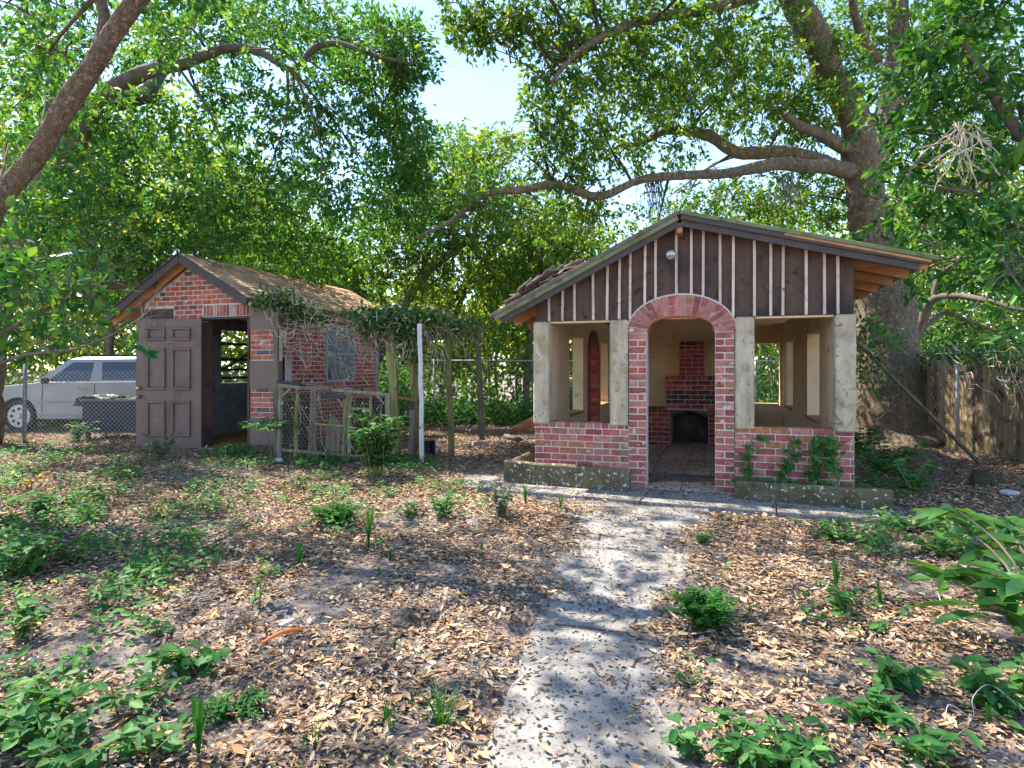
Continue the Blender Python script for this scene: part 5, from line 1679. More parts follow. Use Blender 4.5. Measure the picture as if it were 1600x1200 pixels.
# ------------------------------------------------------------------ parked car
CY, CXF = 14.0, -12.35           # near flank and front bumper in world metres
car = thing('parked_car', 'pale grey two-door sport utility car parked behind the chain-link fence', 'car', (CXF, CY, 0), 0)
wheel_x = (0.95, 3.55)
wr = 0.37
prof = [(0.05, 0.42), (0.0, 0.55), (0.02, 0.78), (0.10, 0.98), (0.55, 1.06), (1.25, 1.13), (1.45, 1.16), (4.45, 1.18), (4.55, 1.10), (4.60, 0.60), (4.55, 0.42)]
low = []
for wx in reversed(wheel_x):
    for k in range(11):
        an = math.pi * k / 10
        low.append((wx + 0.45 * math.cos(an), 0.36 + 0.45 * math.sin(an)))
low2 = [(4.3, 0.32)] + [p for p in low[:11]] + [(2.9, 0.30), (1.6, 0.30)] + [p for p in low[11:]] + [(0.3, 0.36)]
body = MB()
poly = prof + low2
n = len(poly)
vs, fs = [], []
for (yy, ins) in ((0.06, 0.03), (0.0, 0.0), (0.0, 0.0), (0.06, 0.03)):
    pass
layers = [(0.05, 0.975), (0.0, 1.0), (1.72, 1.0), (1.77, 0.975)]
cxm, czm = 2.3, 0.75
for yy, sc_ in layers:
    for x, z in poly:
        vs.append((cxm + (x - cxm) * sc_, yy - 0.05 + (0.02 if abs(z - 0.75) < 0.2 and 0 else 0), czm + (z - czm) * sc_))
layers_order = [1, 0, 3, 2]
vs2 = []
ordr = [(0.0, 0.965), (0.05, 1.0), (1.70, 1.0), (1.75, 0.965)]
for yy, sc_ in ordr:
    for x, z in poly:
        vs2.append((cxm + (x - cxm) * (0.985 if sc_ < 1 else 1), yy, czm + (z - czm) * sc_))
for l in range(3):
    for i in range(n):
        k = (i + 1) % n
        fs.append((l * n + i, l * n + k, (l + 1) * n + k, (l + 1) * n + i))
fs += [tuple(range(n)), tuple(range(4 * n - 1, 3 * n - 1, -1))]
body.add(vs2, fs)
body.build('body', M['car_paint'], car)
# greenhouse: belt polygon to narrower roof
gh = MB()
bel = [(1.30, 1.14), (4.48, 1.16)]
roofx = [(2.02, 1.70), (4.25, 1.72)]
vs = [(1.30, 0.06, 1.14), (4.50, 0.06, 1.17), (4.50, 1.69, 1.17), (1.30, 1.69, 1.14), (2.02, 0.20, 1.68), (4.28, 0.20, 1.70), (4.28, 1.55, 1.70), (2.02, 1.55, 1.68),
      (2.25, 0.30, 1.74), (4.10, 0.30, 1.755), (4.10, 1.45, 1.755), (2.25, 1.45, 1.74)]
gh.add(vs, [(0, 1, 5, 4), (1, 2, 6, 5), (2, 3, 7, 6), (3, 0, 4, 7), (4, 5, 9, 8), (5, 6, 10, 9), (6, 7, 11, 10), (7, 4, 8, 11), (8, 9, 10, 11)])
gh.build('cabin', M['car_paint'], car)
def side_pt(x, t):
    """point on the near cabin flank, t 0 belt .. 1 roof"""
    return Vector((x, 0.06 + 0.14 * t - 0.008, 1.155 + 0.53 * t))
def side_window(pts, name, m):
    mb = MB()
    vs = [side_pt(x, t) for x, t in pts] + [side_pt(x, t) + Vector((0, 0.006, 0)) for x, t in pts]
    k = len(pts)
    mb.add(vs, [tuple(range(k)), tuple(range(2 * k - 1, k - 1, -1))] + [(i, (i + 1) % k, k + (i + 1) % k, k + i) for i in range(k)])
    return mb.build(name, m, car)
side_window([(1.62, 0.06), (2.58, 0.06), (2.60, 0.86), (2.13, 0.86)], 'door_window', M['car_glass'])
side_window([(2.86, 0.10), (4.32, 0.10), (4.22, 0.84), (4.16, 0.88), (2.80, 0.88)], 'rear_side_window', M['car_glass'])
# windscreen
wv = [Vector((1.30, 0.13, 1.15)), Vector((1.30, 1.62, 1.15)), Vector((2.00, 1.50, 1.665)), Vector((2.00, 0.25, 1.665))]
off = Vector((-0.012, 0, 0.012))
MB().add([v + off for v in wv] + [v + off * 0.3 for v in wv], [(0, 1, 2, 3), (7, 6, 5, 4), (0, 4, 5, 1), (1, 5, 6, 2), (2, 6, 7, 3), (3, 7, 4, 0)]).build('windscreen', M['old_glass'], car)
for x in (1.52, 2.72):
    MB().beam((x, -0.004, 0.46), (x + 0.02, -0.004, 1.12), 0.006, 0.012, up=(1, 0, 0)).build('door_seam', M['rubber'], car)
MB().box((1.40, -0.014, 0.66), (3.08, 0.002, 0.72)).build('side_moulding', M['car_trim'], car)
MB().box((1.42, -0.008, 0.31), (3.06, 0.03, 0.42)).build('rocker_panel', M['car_trim'], car)
MB().cbox((2.36, -0.02, 0.98), (2.56, 0.0, 1.02), 0.006).build('door_handle', M['car_trim'], car)
MB().cbox((1.60, -0.17, 1.12), (1.72, -0.01, 1.27), 0.03).build('wing_mirror', M['rubber'], car)
MB().cbox((-0.08, 0.05, 0.40), (0.18, 1.70, 0.60), 0.03).build('bumper', M['car_trim'], car)
MB().box((2.2, 0.34, 1.76), (4.1, 0.38, 1.80)).build('roof_rail', M['rubber'], car)
for wx in wheel_x:
    for yy in (0.02, 1.53):
        w = MB()
        ring_ = [(wr - 0.08, 0.0), (wr - 0.02, 0.0), (wr, 0.04), (wr, 0.17), (wr - 0.02, 0.21), (wr - 0.08, 0.21)]
        N = 28
        vs, fs = [], []
        for i in range(N):
            an = 2 * math.pi * i / N
            for (r_, y_) in ring_:
                vs.append((wx + r_ * math.cos(an), yy + y_, 0.37 + r_ * math.sin(an)))
        K = len(ring_)
        for i in range(N):
            j = (i + 1) % N
            for k in range(K):
                k2 = (k + 1) % K
                fs.append((i * K + k, j * K + k, j * K + k2, i * K + k2))
        w.add(vs, fs)
        wo = w.build('wheel', M['rubber'], car, True)
        rim = MB()
        rim.tube([(wx, yy + 0.10, 0.37), (wx, yy + 0.05, 0.37), (wx, yy + 0.03, 0.37)], [0.285, 0.285, 0.26], 24)
        rim.tube([(wx, yy + 0.06, 0.37), (wx, yy + 0.0, 0.37)], [0.08, 0.06], 12)
        rim.build('rim', M['metal'], wo, False)
        for k in range(8):
            an = 2 * math.pi * k / 8
            MB().tube([(wx + 0.165 * math.cos(an), yy + 0.031, 0.37 + 0.165 * math.sin(an)), (wx + 0.165 * math.cos(an), yy + 0.026, 0.37 + 0.165 * math.sin(an))], 0.038, 8).build('rim_hole', M['rubber'], wo)

# dark cart box behind the fence
bp = P(127, 672, 12.4)
bp.z = 0
bx = thing('cart_box', 'dark box cart with pale rim and crumpled tarp between fence and car', 'cart', bp)
MB().box((0.02, 0, 0.18), (1.35, 0.7, 0.80)).build('box_body', M['bin_dark'], bx)
MB().cbox((-0.03, -0.04, 0.80), (1.40, 0.74, 0.85), 0.01).build('rim', M['pale_wood'], bx)
MB().box((0.05, 0.05, 0.0), (0.12, 0.12, 0.18)).box((1.25, 0.05, 0.0), (1.32, 0.12, 0.18)).build('leg', M['bin_dark'], bx)
tp = MB()
N = 14
for j in range(7):
    for i in range(N):
        x, y = -0.12 + 0.80 * i / (N - 1), -0.06 + 0.7 * j / 6
        tp.v.append((x, y, 0.87 + 0.06 * abs(mnoise.noise(Vector((x * 5, y * 5, 1)))) + 0.03 * math.sin(x * 9) - (0.16 if i == 0 else 0)))
for j in range(6):
    for i in range(N - 1):
        a = j * N + i
        tp.f.append((a, a + 1, a + N + 1, a + N))
tp.build('tarp', mat('tarp', [(0.05, 0.055, 0.07), (0.20, 0.19, 0.19), (0.45, 0.42, 0.38)], 5, 0.7), bx, True)

# ------------------------------------------------------------------ leaf litter
BARE = [(308, 825, 55, 16), (154, 1025, 90, 40), (470, 970, 55, 18), (346, 1158, 60, 26), (561, 911, 60, 26), (625, 829, 40, 12), (1437, 937, 45, 18), (1175, 1069, 60, 26), (1569, 994, 50, 22), (700, 905, 40, 14), (480, 930, 50, 16), (1040, 1150, 40, 30), (640, 1165, 40, 20), (900, 760, 80, 8)]
_rotc, _rots = math.cos(-PROT), math.sin(-PROT)
def in_building(X, Y):
    dx, dy = X - PO.x, Y - PO.y
    lx, ly = dx * _rotc - dy * _rots, dx * _rots + dy * _rotc
    a = (lx > W0 - 0.02) & (lx < W1 + 0.02) & (ly > 0) & (ly < DEP + 0.2)
    dx, dy = X - SO.x, Y - SO.y
    lx, ly = dx * _rotc - dy * _rots, dx * _rots + dy * _rotc
    return a | ((lx > -3.02) & (lx < 0.0) & (ly > 0) & (ly < 3.9))

def scatter(n, y0, y1, power=0.75):
    """ground samples inside the view wedge, thicker towards the camera"""
    u = rng.random(n)
    Y = y0 + (y1 - y0) * u ** (1 / power)
    Y = (y0 ** 1.0 + u * (y1 - y0))
    X = (rng.random(n) * 2 - 1) * (Y * 0.87 + 0.4)
    return X, Y

def slab_z(X, Y):
    """top of the concrete under a ground point, or far below where there is none"""
    rel = (X - pa.x) * pn.x + (Y - pa.y) * pn.y
    along = (X - pa.x) * pd.x + (Y - pa.y) * pd.y
    z = np.where((np.abs(rel) < PATH_W) & (along > 0) & (along < Lp), 0.026, -1.0)
    rel2 = (X - ca.x) * cn.x + (Y - ca.y) * cn.y
    al2 = (X - ca.x) * cd.x + (Y - ca.y) * cd.y
    return np.where((rel2 > -0.22) & (rel2 < 0.6) & (al2 > 0) & (al2 < Lc), 0.039, z)

def litter():
    n1 = 560000
    X, Y = scatter(n1, 1.9, 15.5)
    keep = rng.random(n1) < np.minimum(1.0, 0.16 + Y * 0.115)
    X, Y = X[keep], Y[keep]
    px = CX + F * X / Y
    py = HY + F * CH / Y
    w = np.clip(0.74 + 0.45 * vnoise(X, Y, 1.2, 1.0) + 0.25 * vnoise(X, Y, 3.3, 2.0), 0.12, 1.0)
    jx = 26 * vnoise(X, Y, 3.0, 4.0)
    jy = 10 * vnoise(X, Y, 4.0, 9.0)
    cl = cleared(X, Y)
    w = w * (1 - cl) + cl * (0.05 + 0.16 * np.maximum(0, vnoise(X, Y, 2.6, 7.0)))
    for bx_, by_, rx_, ry_ in BARE:
        q = ((px + jx * 0.8 - bx_) / (rx_ * 1.35)) ** 2 + ((py + jy * 0.8 - by_) / (ry_ * 1.35)) ** 2
        w = np.where(q < 1.0, np.minimum(w, 0.07 + 0.40 * q ** 2), w)
    keep = (rng.random(len(X)) < w) & ~in_building(X, Y)
    X, Y = X[keep], Y[keep]
    n = len(X)
    slabz = slab_z(X, Y)
    Z = np.maximum(gz(X, Y), slabz) + rng.random(n) ** 1.5 * np.where(cleared(X, Y) > 0.6, 0.005, 0.028) + 0.004
    C = np.stack([X, Y, Z], 1)
    ang = rng.random(n) * 2 * math.pi
    D = np.stack([np.cos(ang), np.sin(ang), rng.normal(0, 0.22, n)], 1)
    NN = np.stack([rng.normal(0, 0.28, n), rng.normal(0, 0.28, n), np.ones(n)], 1)
    L = (0.012 + 0.044 * rng.random(n) ** 2.0) * (1 + 0.03 * Y)
    L = np.where(rng.random(n) < 0.05, L * 1.55, L)
    Wd = L * rng.uniform(0.22, 0.55, n)
    keep = (Y < 7.5) | (rng.random(n) < 0.62)
    C, D, NN, L, Wd = C[keep], D[keep], NN[keep], L[keep], Wd[keep]
    o = link('leaf_litter', leaves_mesh('leaf_litter', C, D, NN, L, Wd, LEAF_DRY, M['leaf_dry']))
    tag(o, 'curled tan and brown dead leaves covering the yard', 'dead leaves', None, 'stuff')
    # dark crumbs on path and soil
    m = 90000
    X, Y = scatter(m, 1.9, 9.5)
    keep = rng.random(m) < np.minimum(1.0, 0.2 + Y * 0.14)
    X, Y = X[keep], Y[keep]
    cl = vnoise(X, Y, 3.4, 2.0) + 0.6 * vnoise(X, Y, 8.0, 3.0)
    keep = (rng.random(len(X)) < 0.25 + 0.5 * np.maximum(0, cl)) & ~in_building(X, Y)
    X, Y = X[keep], Y[keep]
    n = len(X)
    C = np.stack([X, Y, np.maximum(gz(X, Y), slab_z(X, Y)) + 0.002], 1)
    ang = rng.random(n) * 2 * math.pi
    D = np.stack([np.cos(ang), np.sin(ang), rng.normal(0, 0.1, n)], 1)
    NN = np.stack([rng.normal(0, 0.3, n), rng.normal(0, 0.3, n), np.ones(n)], 1)
    L = rng.uniform(0.008, 0.032, n)
    o = link('leaf_crumbs', leaves_mesh('leaf_crumbs', C, D, NN, L, L * rng.uniform(0.2, 0.6, n), LEAF_DRY, M['crumb']))
    tag(o, 'dark crumbs of broken leaf scattered on path and soil', 'crumbs', None, 'stuff')
    return n
litter()

# leaves blown onto the pavilion floor and planter
def local_litter(n, x0, x1, y0, y1, z, lab, name):
    x = rng.uniform(x0, x1, n)
    y = rng.uniform(y0, y1, n)
    c, s = math.cos(PROT), math.sin(PROT)
    X = PO.x + x * c - y * s
    Y = PO.y + x * s + y * c
    C = np.stack([X, Y, np.full(n, z) + rng.random(n) * 0.008], 1)
    ang = rng.random(n) * 2 * math.pi
    D = np.stack([np.cos(ang), np.sin(ang), rng.normal(0, 0.15, n)], 1)
    NN = np.stack([rng.normal(0, 0.3, n), rng.normal(0, 0.3, n), np.ones(n)], 1)
    L = rng.uniform(0.04, 0.08, n)
    o = link(name, leaves_mesh(name, C, D, NN, L, L * 0.42, LEAF_DRY, M['leaf_dry']))
    tag(o, lab, 'dead leaves', None, 'stuff')
local_litter(520, -0.9, 0.9, -0.05, 4.2, 0.042, 'dead leaves blown across the tiled pavilion floor', 'floor_leaves')

# ------------------------------------------------------------------ plants
def plant_base(name, label, cat, px, py, group=None):
    g = G(px, py)
    return thing(name, label, cat, g, 0, group), g

def add_leaves(t, C, D, NN, L, W, m, tpl=LEAF_FOLD, name='leaves'):
    o = link(name, leaves_mesh(name, np.array(C), np.array(D), np.array(NN), np.array(L), np.array(W), tpl, m), t)
    o['kind'] = 'stuff'
    return o

def broadleaf(px, py, label, h=0.3, spread=0.2, stems=5, per=8, size=(0.05, 0.09), m='leaf_weed', name='broadleaf_weed', ratio=0.55, group='broadleaf weeds in the yard', cat='weed'):
    t, g = plant_base(name, label, cat, px, py, group)
    mb = MB()
    C, D, NN, L, W = [], [], [], [], []
    for i in range(stems):
        an = random.random() * 6.283
        e = Vector((math.cos(an) * spread * random.uniform(.2, 1), math.sin(an) * spread * random.uniform(.2, 1), h * random.uniform(.55, 1)))
        b = Vector((random.gauss(0, spread * 0.12), random.gauss(0, spread * 0.12), -0.02))
        pts = smooth_path([b, b.lerp(e, 0.5) + Vector((0, 0, h * 0.1)), e], 4)
        mb.tube(pts, [0.006 * (1 - 0.6 * k / (len(pts) - 1)) * (0.6 + h) for k in range(len(pts))], 5, False)
        for k in range(per):
            u = random.uniform(0.25, 1.0)
            p = pts[min(len(pts) - 1, int(u * (len(pts) - 1)))]
            a2 = random.random() * 6.283
            C.append(p)
            D.append((math.cos(a2), math.sin(a2), random.uniform(-0.45, 0.35)))
            NN.append((random.gauss(0, .3), random.gauss(0, .3) - 0.15, 1))
            l = random.uniform(*size)
            L.append(l)
            W.append(l * ratio * random.uniform(.85, 1.15))
    mb.build('stem', M['bark_thin'] if m != 'leaf_weed' else M['moss_wood'], t, True)
    add_leaves(t, C, D, NN, L, W, M[m])
    return t

def spear(px, py, label, h=0.25, n=4, w=0.022, lean=0.15):
    t, g = plant_base('palm_seedling', label, 'seedling', px, py, 'upright palm seedlings in the leaf litter')
    for i in range(n):
        an = random.random() * 6.283
        l = random.uniform(0.0, lean)
        hh = h * random.uniform(0.65, 1)
        e = Vector((math.cos(an) * l * hh, math.sin(an) * l * hh, hh))
        sd = Vector((math.cos(an + 1.6 + random.uniform(-.4, .4)), math.sin(an + 1.6), 0)) * w * 0.5
        fn = Vector((-sd.y, sd.x, 0)) * 0.5
        mb = MB()
        vs, fs = [], []
        N = 5
        for k in range(N + 1):
            u = k / N
            c = Vector((e.x * u * u, e.y * u * u, e.z * u - 0.01))
            ww = (0.5 + 1.0 * u * (1.6 - u)) * (1 if k < N else 0.45)
            vs += [c - sd * ww, c + fn * ww, c + sd * ww]
            if k:
                o = (k - 1) * 3
                fs += [(o, o + 1, o + 4, o + 3), (o + 1, o + 2, o + 5, o + 4)]
        mb.add(vs, fs)
        mb.build('blade', M['leaf_fern'], t)

def grass(px, py, label, h=0.28, n=26, spread=0.13):
    t, g = plant_base('grass_tuft', label, 'grass', px, py, 'grass tufts in the leaf litter')
    mb = MB()
    for i in range(n):
        an = random.random() * 6.283
        r = random.uniform(0.3, 1) * spread
        hh = h * random.uniform(.5, 1)
        dirv = Vector((math.cos(an), math.sin(an), 0))
        sd = Vector((-dirv.y, dirv.x, 0)) * random.uniform(0.003, 0.007)
        vs, fs = [], []
        for k in range(5):
            u = k / 4
            c = dirv * (0.02 + r * u ** 1.7) + Vector((0, 0, hh * (u - 0.35 * u ** 2.5) - 0.01))
            ww = 1 - 0.85 * u
            vs += [c - sd * ww, c + sd * ww]
            if k:
                fs.append((2 * k - 2, 2 * k - 1, 2 * k + 1, 2 * k))
        mb.add(vs, fs)
    mb.build('blades', M['leaf_fern'], t)['kind'] = 'stuff'

def fern(px, py, label, h=0.25, spread=0.22, fronds=26, m='leaf_fern', leaflet=0.03):
    t, g = plant_base('feathery_fern', label, 'fern', px, py, 'feathery ferns in the yard')
    mb = MB()
    C, D, NN, L, W = [], [], [], [], []
    for i in range(fronds):
        an = random.random() * 6.283
        r = spread * random.uniform(0.35, 1)
        hh = h * random.uniform(0.5, 1.0)
        dv = Vector((math.cos(an), math.sin(an), 0))
        pts = []
        for k in range(8):
            u = k / 7
            pts.append(dv * r * u ** 1.2 + Vector((0, 0, hh * (1.5 * u - 0.75 * u * u) - 0.01)))
        mb.tube(pts, 0.0018, 3, False)
        for k in range(2, 8):
            for q in range(7):
                u = random.random()
                p = pts[k - 1].lerp(pts[k], u)
                C.append(p + Vector((random.gauss(0, .008), random.gauss(0, .008), random.gauss(0, .006))))
                sd = Vector((-dv.y, dv.x, 0)) * random.choice((-1, 1))
                D.append(sd + dv * 0.6 + Vector((0, 0, random.uniform(-.3, .4))))
                NN.append((random.gauss(0, .4), random.gauss(0, .4), 1))
                l = leaflet * random.uniform(.7, 1.3)
                L.append(l)
                W.append(l * 0.32)
    mb.build('stem', M['leaf_fern'], t)
    add_leaves(t, C, D, NN, L, W, M[m], LEAF4)

fern(1098, 985, 'feathery bright green fern growing at the right edge of the concrete path', 0.27, 0.19, 64, leaflet=0.04)
fern(527, 820, 'feathery green fern clump in the middle of the left yard', 0.24, 0.27, 56, leaflet=0.045)
fern(365, 1115, 'low spreading feathery fern near the orange stick, bottom left', 0.10, 0.17, 18)
broadleaf(785, 808, 'silvery grey-green bushy weed beside the cross walk', 0.36, 0.22, 16, 26, (0.03, 0.06), 'leaf_grey', 'bushy_weed')
broadleaf(692, 810, 'bright green leafy weed left of the silvery bush', 0.26, 0.22, 8, 12, (0.05, 0.09))
broadleaf(645, 806, 'pale yellow-green weed between the fern clump and the leafy weed', 0.16, 0.25, 8, 9, (0.04, 0.07), 'leaf_weed')
broadleaf(590, 745, 'tall dense green shrub growing in front of the wire coop', 0.92, 0.46, 30, 46, (0.06, 0.12), 'leaf_weed', 'shrub', group='shrubs by the buildings', cat='shrub')
broadleaf(250, 718, 'silvery leaved shrub against the foot of the open brown door', 0.42, 0.30, 12, 18, (0.05, 0.09), 'leaf_grey', 'shrub', group='shrubs by the buildings', cat='shrub')
broadleaf(348, 715, 'small weed standing on the shed doorstep', 0.26, 0.16, 5, 10, (0.05, 0.08))
broadleaf(165, 682, 'bushy green shrub behind the wire fence in front of the dark cart', 0.75, 0.55, 18, 26, (0.07, 0.12), 'leaf_weed', 'shrub', group='shrubs by the buildings', cat='shrub')
broadleaf(120, 690, 'leafy green shrub behind the wire fence by the car door', 0.45, 0.45, 12, 20, (0.07, 0.11), 'leaf_weed', 'shrub', group='shrubs by the buildings', cat='shrub')
broadleaf(1385, 745, 'leafy shrub spreading at the right corner of the pavilion', 0.50, 0.62, 20, 22, (0.06, 0.12), 'leaf_weed', 'shrub', group='shrubs by the buildings', cat='shrub')
broadleaf(1425, 775, 'bright green shrub at the end of the mossy kerb', 0.42, 0.26, 10, 16, (0.06, 0.11), 'leaf_weed', 'shrub', group='shrubs by the buildings', cat='shrub')
broadleaf(1355, 715, 'dark green shrub close against the pavilion side wall', 0.60, 0.45, 14, 20, (0.06, 0.12), 'leaf_weed', 'shrub', group='shrubs by the buildings', cat='shrub')
broadleaf(1415, 830, 'low ivy patch beside the right end of the cross walk', 0.14, 0.40, 12, 16, (0.05, 0.09), 'leaf_weed')
# layered sapling by the pier
t, g = plant_base('young_sapling', 'young sapling with flat layered foliage in front of the shed pier', 'sapling', 425, 722)
stm = [Vector((0, 0, -0.02)), Vector((-0.03, 0, 0.25)), Vector((-0.09, -0.02, 0.52))]
MB().tube(smooth_path(stm, 4), [0.012 - 0.0009 * k for k in range(9)], 6).build('stem', M['bark_thin'], t, True)
C, D, NN, L, W = [], [], [], [], []
for k in range(9):
    an = (k / 9) * 6.283
    e = Vector((-0.05 + math.cos(an) * random.uniform(.25, .42), math.sin(an) * 0.3, 0.52 + random.uniform(-.06, .16)))
    MB().tube([stm[2].lerp(stm[1], random.uniform(0, .3)), e], [0.005, 0.002], 4, False).build('twig', M['bark_thin'], t)
    for q in range(26):
        u = random.uniform(.2, 1.05)
        p = stm[2].lerp(e, u)
        C.append(p + Vector((random.gauss(0, .03), random.gauss(0, .03), random.gauss(0, .015))))
        a2 = random.random() * 6.283
        D.append((math.cos(a2), math.sin(a2), -0.25))
        NN.append((random.gauss(0, .2), random.gauss(0, .2), 1))
        l = random.uniform(.06, .10)
        L.append(l)
        W.append(l * .4)
add_leaves(t, C, D, NN, L, W, M['leaf_weed'])

# ground weeds in the foreground, left
left_weeds = [
    (400, 950, 'tall thin weed with a few drooping heart leaves near the orange stick', 0.34, 0.13, 3, 6, (0.05, 0.08)),
    (250, 905, 'weed with single upright heart-shaped leaves, left of the thin weed', 0.22, 0.12, 3, 4, (0.06, 0.08)),
    (205, 890, 'weed with small heart leaves at the edge of the left green patch', 0.20, 0.16, 4, 5, (0.05, 0.08)),
    (165, 960, 'weed with dangling oval leaf on bare soil at left', 0.20, 0.14, 4, 6, (0.05, 0.08)),
    (255, 990, 'short weed with broad leaves above the bare sandy patch', 0.10, 0.14, 5, 6, (0.05, 0.08)),
    (300, 1050, 'broad-leaved weed right of the bare sandy patch', 0.16, 0.20, 7, 7, (0.06, 0.10)),
    (215, 1110, 'large broad-leaved weed in the bottom left foreground', 0.18, 0.22, 9, 8, (0.045, 0.085)),
    (250, 1175, 'broad-leaved weed cut by the bottom edge, left of the grass spike', 0.15, 0.18, 8, 8, (0.045, 0.08)),
    (60, 1150, 'wide clump of round green leaves in the bottom left corner', 0.18, 0.30, 18, 13, (0.045, 0.085)),
    (130, 1195, 'low leafy weed at the bottom edge near the left corner', 0.12, 0.20, 10, 9, (0.045, 0.08)),
    (35, 1000, 'upright leafy weed at the left edge beside the bare sand', 0.30, 0.18, 7, 9, (0.06, 0.11)),
    (30, 900, 'dense leafy weed at the left edge of the yard', 0.28, 0.32, 12, 12, (0.06, 0.11)),
    (110, 880, 'spreading weed in the left green patch below the red leaves', 0.22, 0.32, 12, 12, (0.05, 0.10)),
    (60, 800, 'leafy weed with mixed leaves far left below the fence post', 0.24, 0.34, 12, 12, (0.05, 0.10)),
]
for px, py, lab, h, sp, st, per, sz in left_weeds:
    broadleaf(px, py, lab, h * random.uniform(0.9, 1.25), sp, st, per, sz, ratio=random.uniform(0.36, 0.72))
broadleaf(45, 770, 'weed with yellow and orange turning leaves at the far left', 0.28, 0.32, 5, 4, (0.05, 0.08), 'leaf_yellow', 'turning_weed')
right_weeds = [
    (1320, 965, 'small leafy weed between two palm seedlings on the right', 0.14, 0.11, 7, 8, (0.05, 0.08)),
    (1365, 985, 'low weed just right of the palm seedlings', 0.06, 0.12, 5, 6, (0.05, 0.08)),
    (1410, 1075, 'broad pointed-leaf weed below the sunlit leaves at right', 0.14, 0.17, 8, 7, (0.07, 0.11)),
    (1365, 1120, 'pointed-leaf weed left of the broad one, lower right', 0.14, 0.17, 8, 7, (0.06, 0.10)),
    (1560, 1110, 'dark green weed beside the white wire, lower right', 0.22, 0.17, 10, 9, (0.06, 0.11)),
    (1450, 1190, 'weed with dark folded leaves at the bottom edge, right', 0.14, 0.16, 6, 7, (0.08, 0.12)),
    (1230, 1195, 'leafy weed at the bottom edge near the path', 0.10, 0.20, 10, 9, (0.05, 0.08)),
    (1150, 1190, 'rounded weed at the bottom edge right of the path', 0.10, 0.15, 9, 9, (0.05, 0.08)),
    (1085, 1185, 'small leafy weed at the bottom right edge of the path', 0.14, 0.10, 6, 8, (0.04, 0.07)),
    (1080, 1065, 'tiny weed on the litter beside the path', 0.06, 0.07, 5, 7, (0.03, 0.05)),
    (1095, 850, 'yellow-green weed at the top right of the path', 0.12, 0.12, 8, 9, (0.04, 0.06)),
    (1300, 845, 'feathery leafy weed spreading below the mossy kerb', 0.20, 0.35, 14, 14, (0.04, 0.07)),
    (1480, 870, 'leafy weed patch left of the big-leaved shrub', 0.16, 0.38, 14, 14, (0.05, 0.09)),
    (1560, 850, 'weed patch behind the big-leaved shrub', 0.20, 0.40, 14, 14, (0.05, 0.09)),
]
for px, py, lab, h, sp, st, per, sz in right_weeds:
    broadleaf(px, py, lab, h * random.uniform(0.9, 1.2), sp, st, per, sz, ratio=random.uniform(0.36, 0.66))

# big-leaved shrub at the right edge
t, g = plant_base('big_leaf_shrub', 'shrub with large pointed light green leaves at the right edge', 'shrub', 1640, 1050)
C, D, NN, L, W = [], [], [], [], []
tips = [(1475, 805, 3.6), (1520, 840, 3.4), (1530, 960, 2.9), (1575, 900, 3.0), (1480, 905, 3.2), (1600, 850, 3.2), (1500, 800, 3.5), (1570, 820, 3.4), (1590, 880, 3.1), (1500, 900, 3.2), (1560, 930, 3.0), (1590, 960, 2.9), (1545, 870, 3.3), (1600, 920, 2.8)]
base = g.copy()
for px, py, d in tips:
    e = P(px, py, d) - g
    MB().tube(smooth_path([Vector((0, 0, 0)), Vector((e.x * .35, e.y * .35, e.z * .75)), e], 4), [0.012 - 0.001 * k for k in range(9)], 5, False).build('stem', M['bark_thin'], t, True)
    for q in range(8):
        an = random.random() * 6.283
        C.append(e + Vector((random.gauss(0, .02), random.gauss(0, .02), random.gauss(0, .02))))
        D.append((math.cos(an), math.sin(an), random.uniform(-.45, .25)))
        NN.append((random.gauss(0, .25), random.gauss(0, .25) - 0.3, 1))
        l = random.uniform(.14, .24)
        L.append(l)
        W.append(l * .38)
add_leaves(t, C, D, NN, L, W, leaf_mat('leaf_big', [(0.03, 0.115, 0.03), (0.05, 0.15, 0.035), (0.09, 0.20, 0.045)], 0.35, 0.35))

for px, py, lab, h in ((576, 858, 'tallest single palm spear in the middle of the left yard', 0.34), (537, 828, 'palm spear standing beside the feathery fern clump', 0.22), (467, 886, 'forked palm seedling right of the thin heart-leaf weed', 0.20), (310, 1185, 'tall palm spear at the bottom edge, lower left', 0.26), (340, 868, 'small bright palm seedling right of the dark soil patch', 0.12), (1306, 925, 'pale-tipped palm seedling on the right side of the yard', 0.24), (1376, 950, 'plain green palm seedling right of the pale-tipped one', 0.19), (1545, 1140, 'palm seedling under the white wire loop', 0.12), (1450, 1175, 'thin palm spear at the lower right', 0.14), (821, 792, 'palm seedling in front of the left planter kerb', 0.24), (876, 798, 'single short palm blade left of the path head', 0.20), (1128, 818, 'tiny palm seedling on the litter right of the path head', 0.10), (610, 875, 'stubby palm seedling right of the tallest spear', 0.10), (592, 898, 'tiny bright seedling below the stubby one', 0.07), (616, 1015, 'short palm seedling right of the orange stick', 0.08), (752, 862, 'single oval seedling leaf near the path', 0.08)):
    spear(px, py, lab, h, 3 if h < 0.2 else 5, 0.012 + h * 0.035, 0.25)
for px, py, lab, h, n, s in ((690, 1130, 'largest grass tuft, left of the path in the foreground', 0.20, 40, 0.15), (608, 1135, 'upright narrow grass tuft left of the largest tuft', 0.16, 16, 0.05), (490, 1165, 'leaning yellow-green grass tuft in the lower left foreground', 0.12, 14, 0.06), (622, 1195, 'grass tuft cut off by the bottom edge', 0.10, 14, 0.07)):
    grass(px, py, lab, h, n, s)

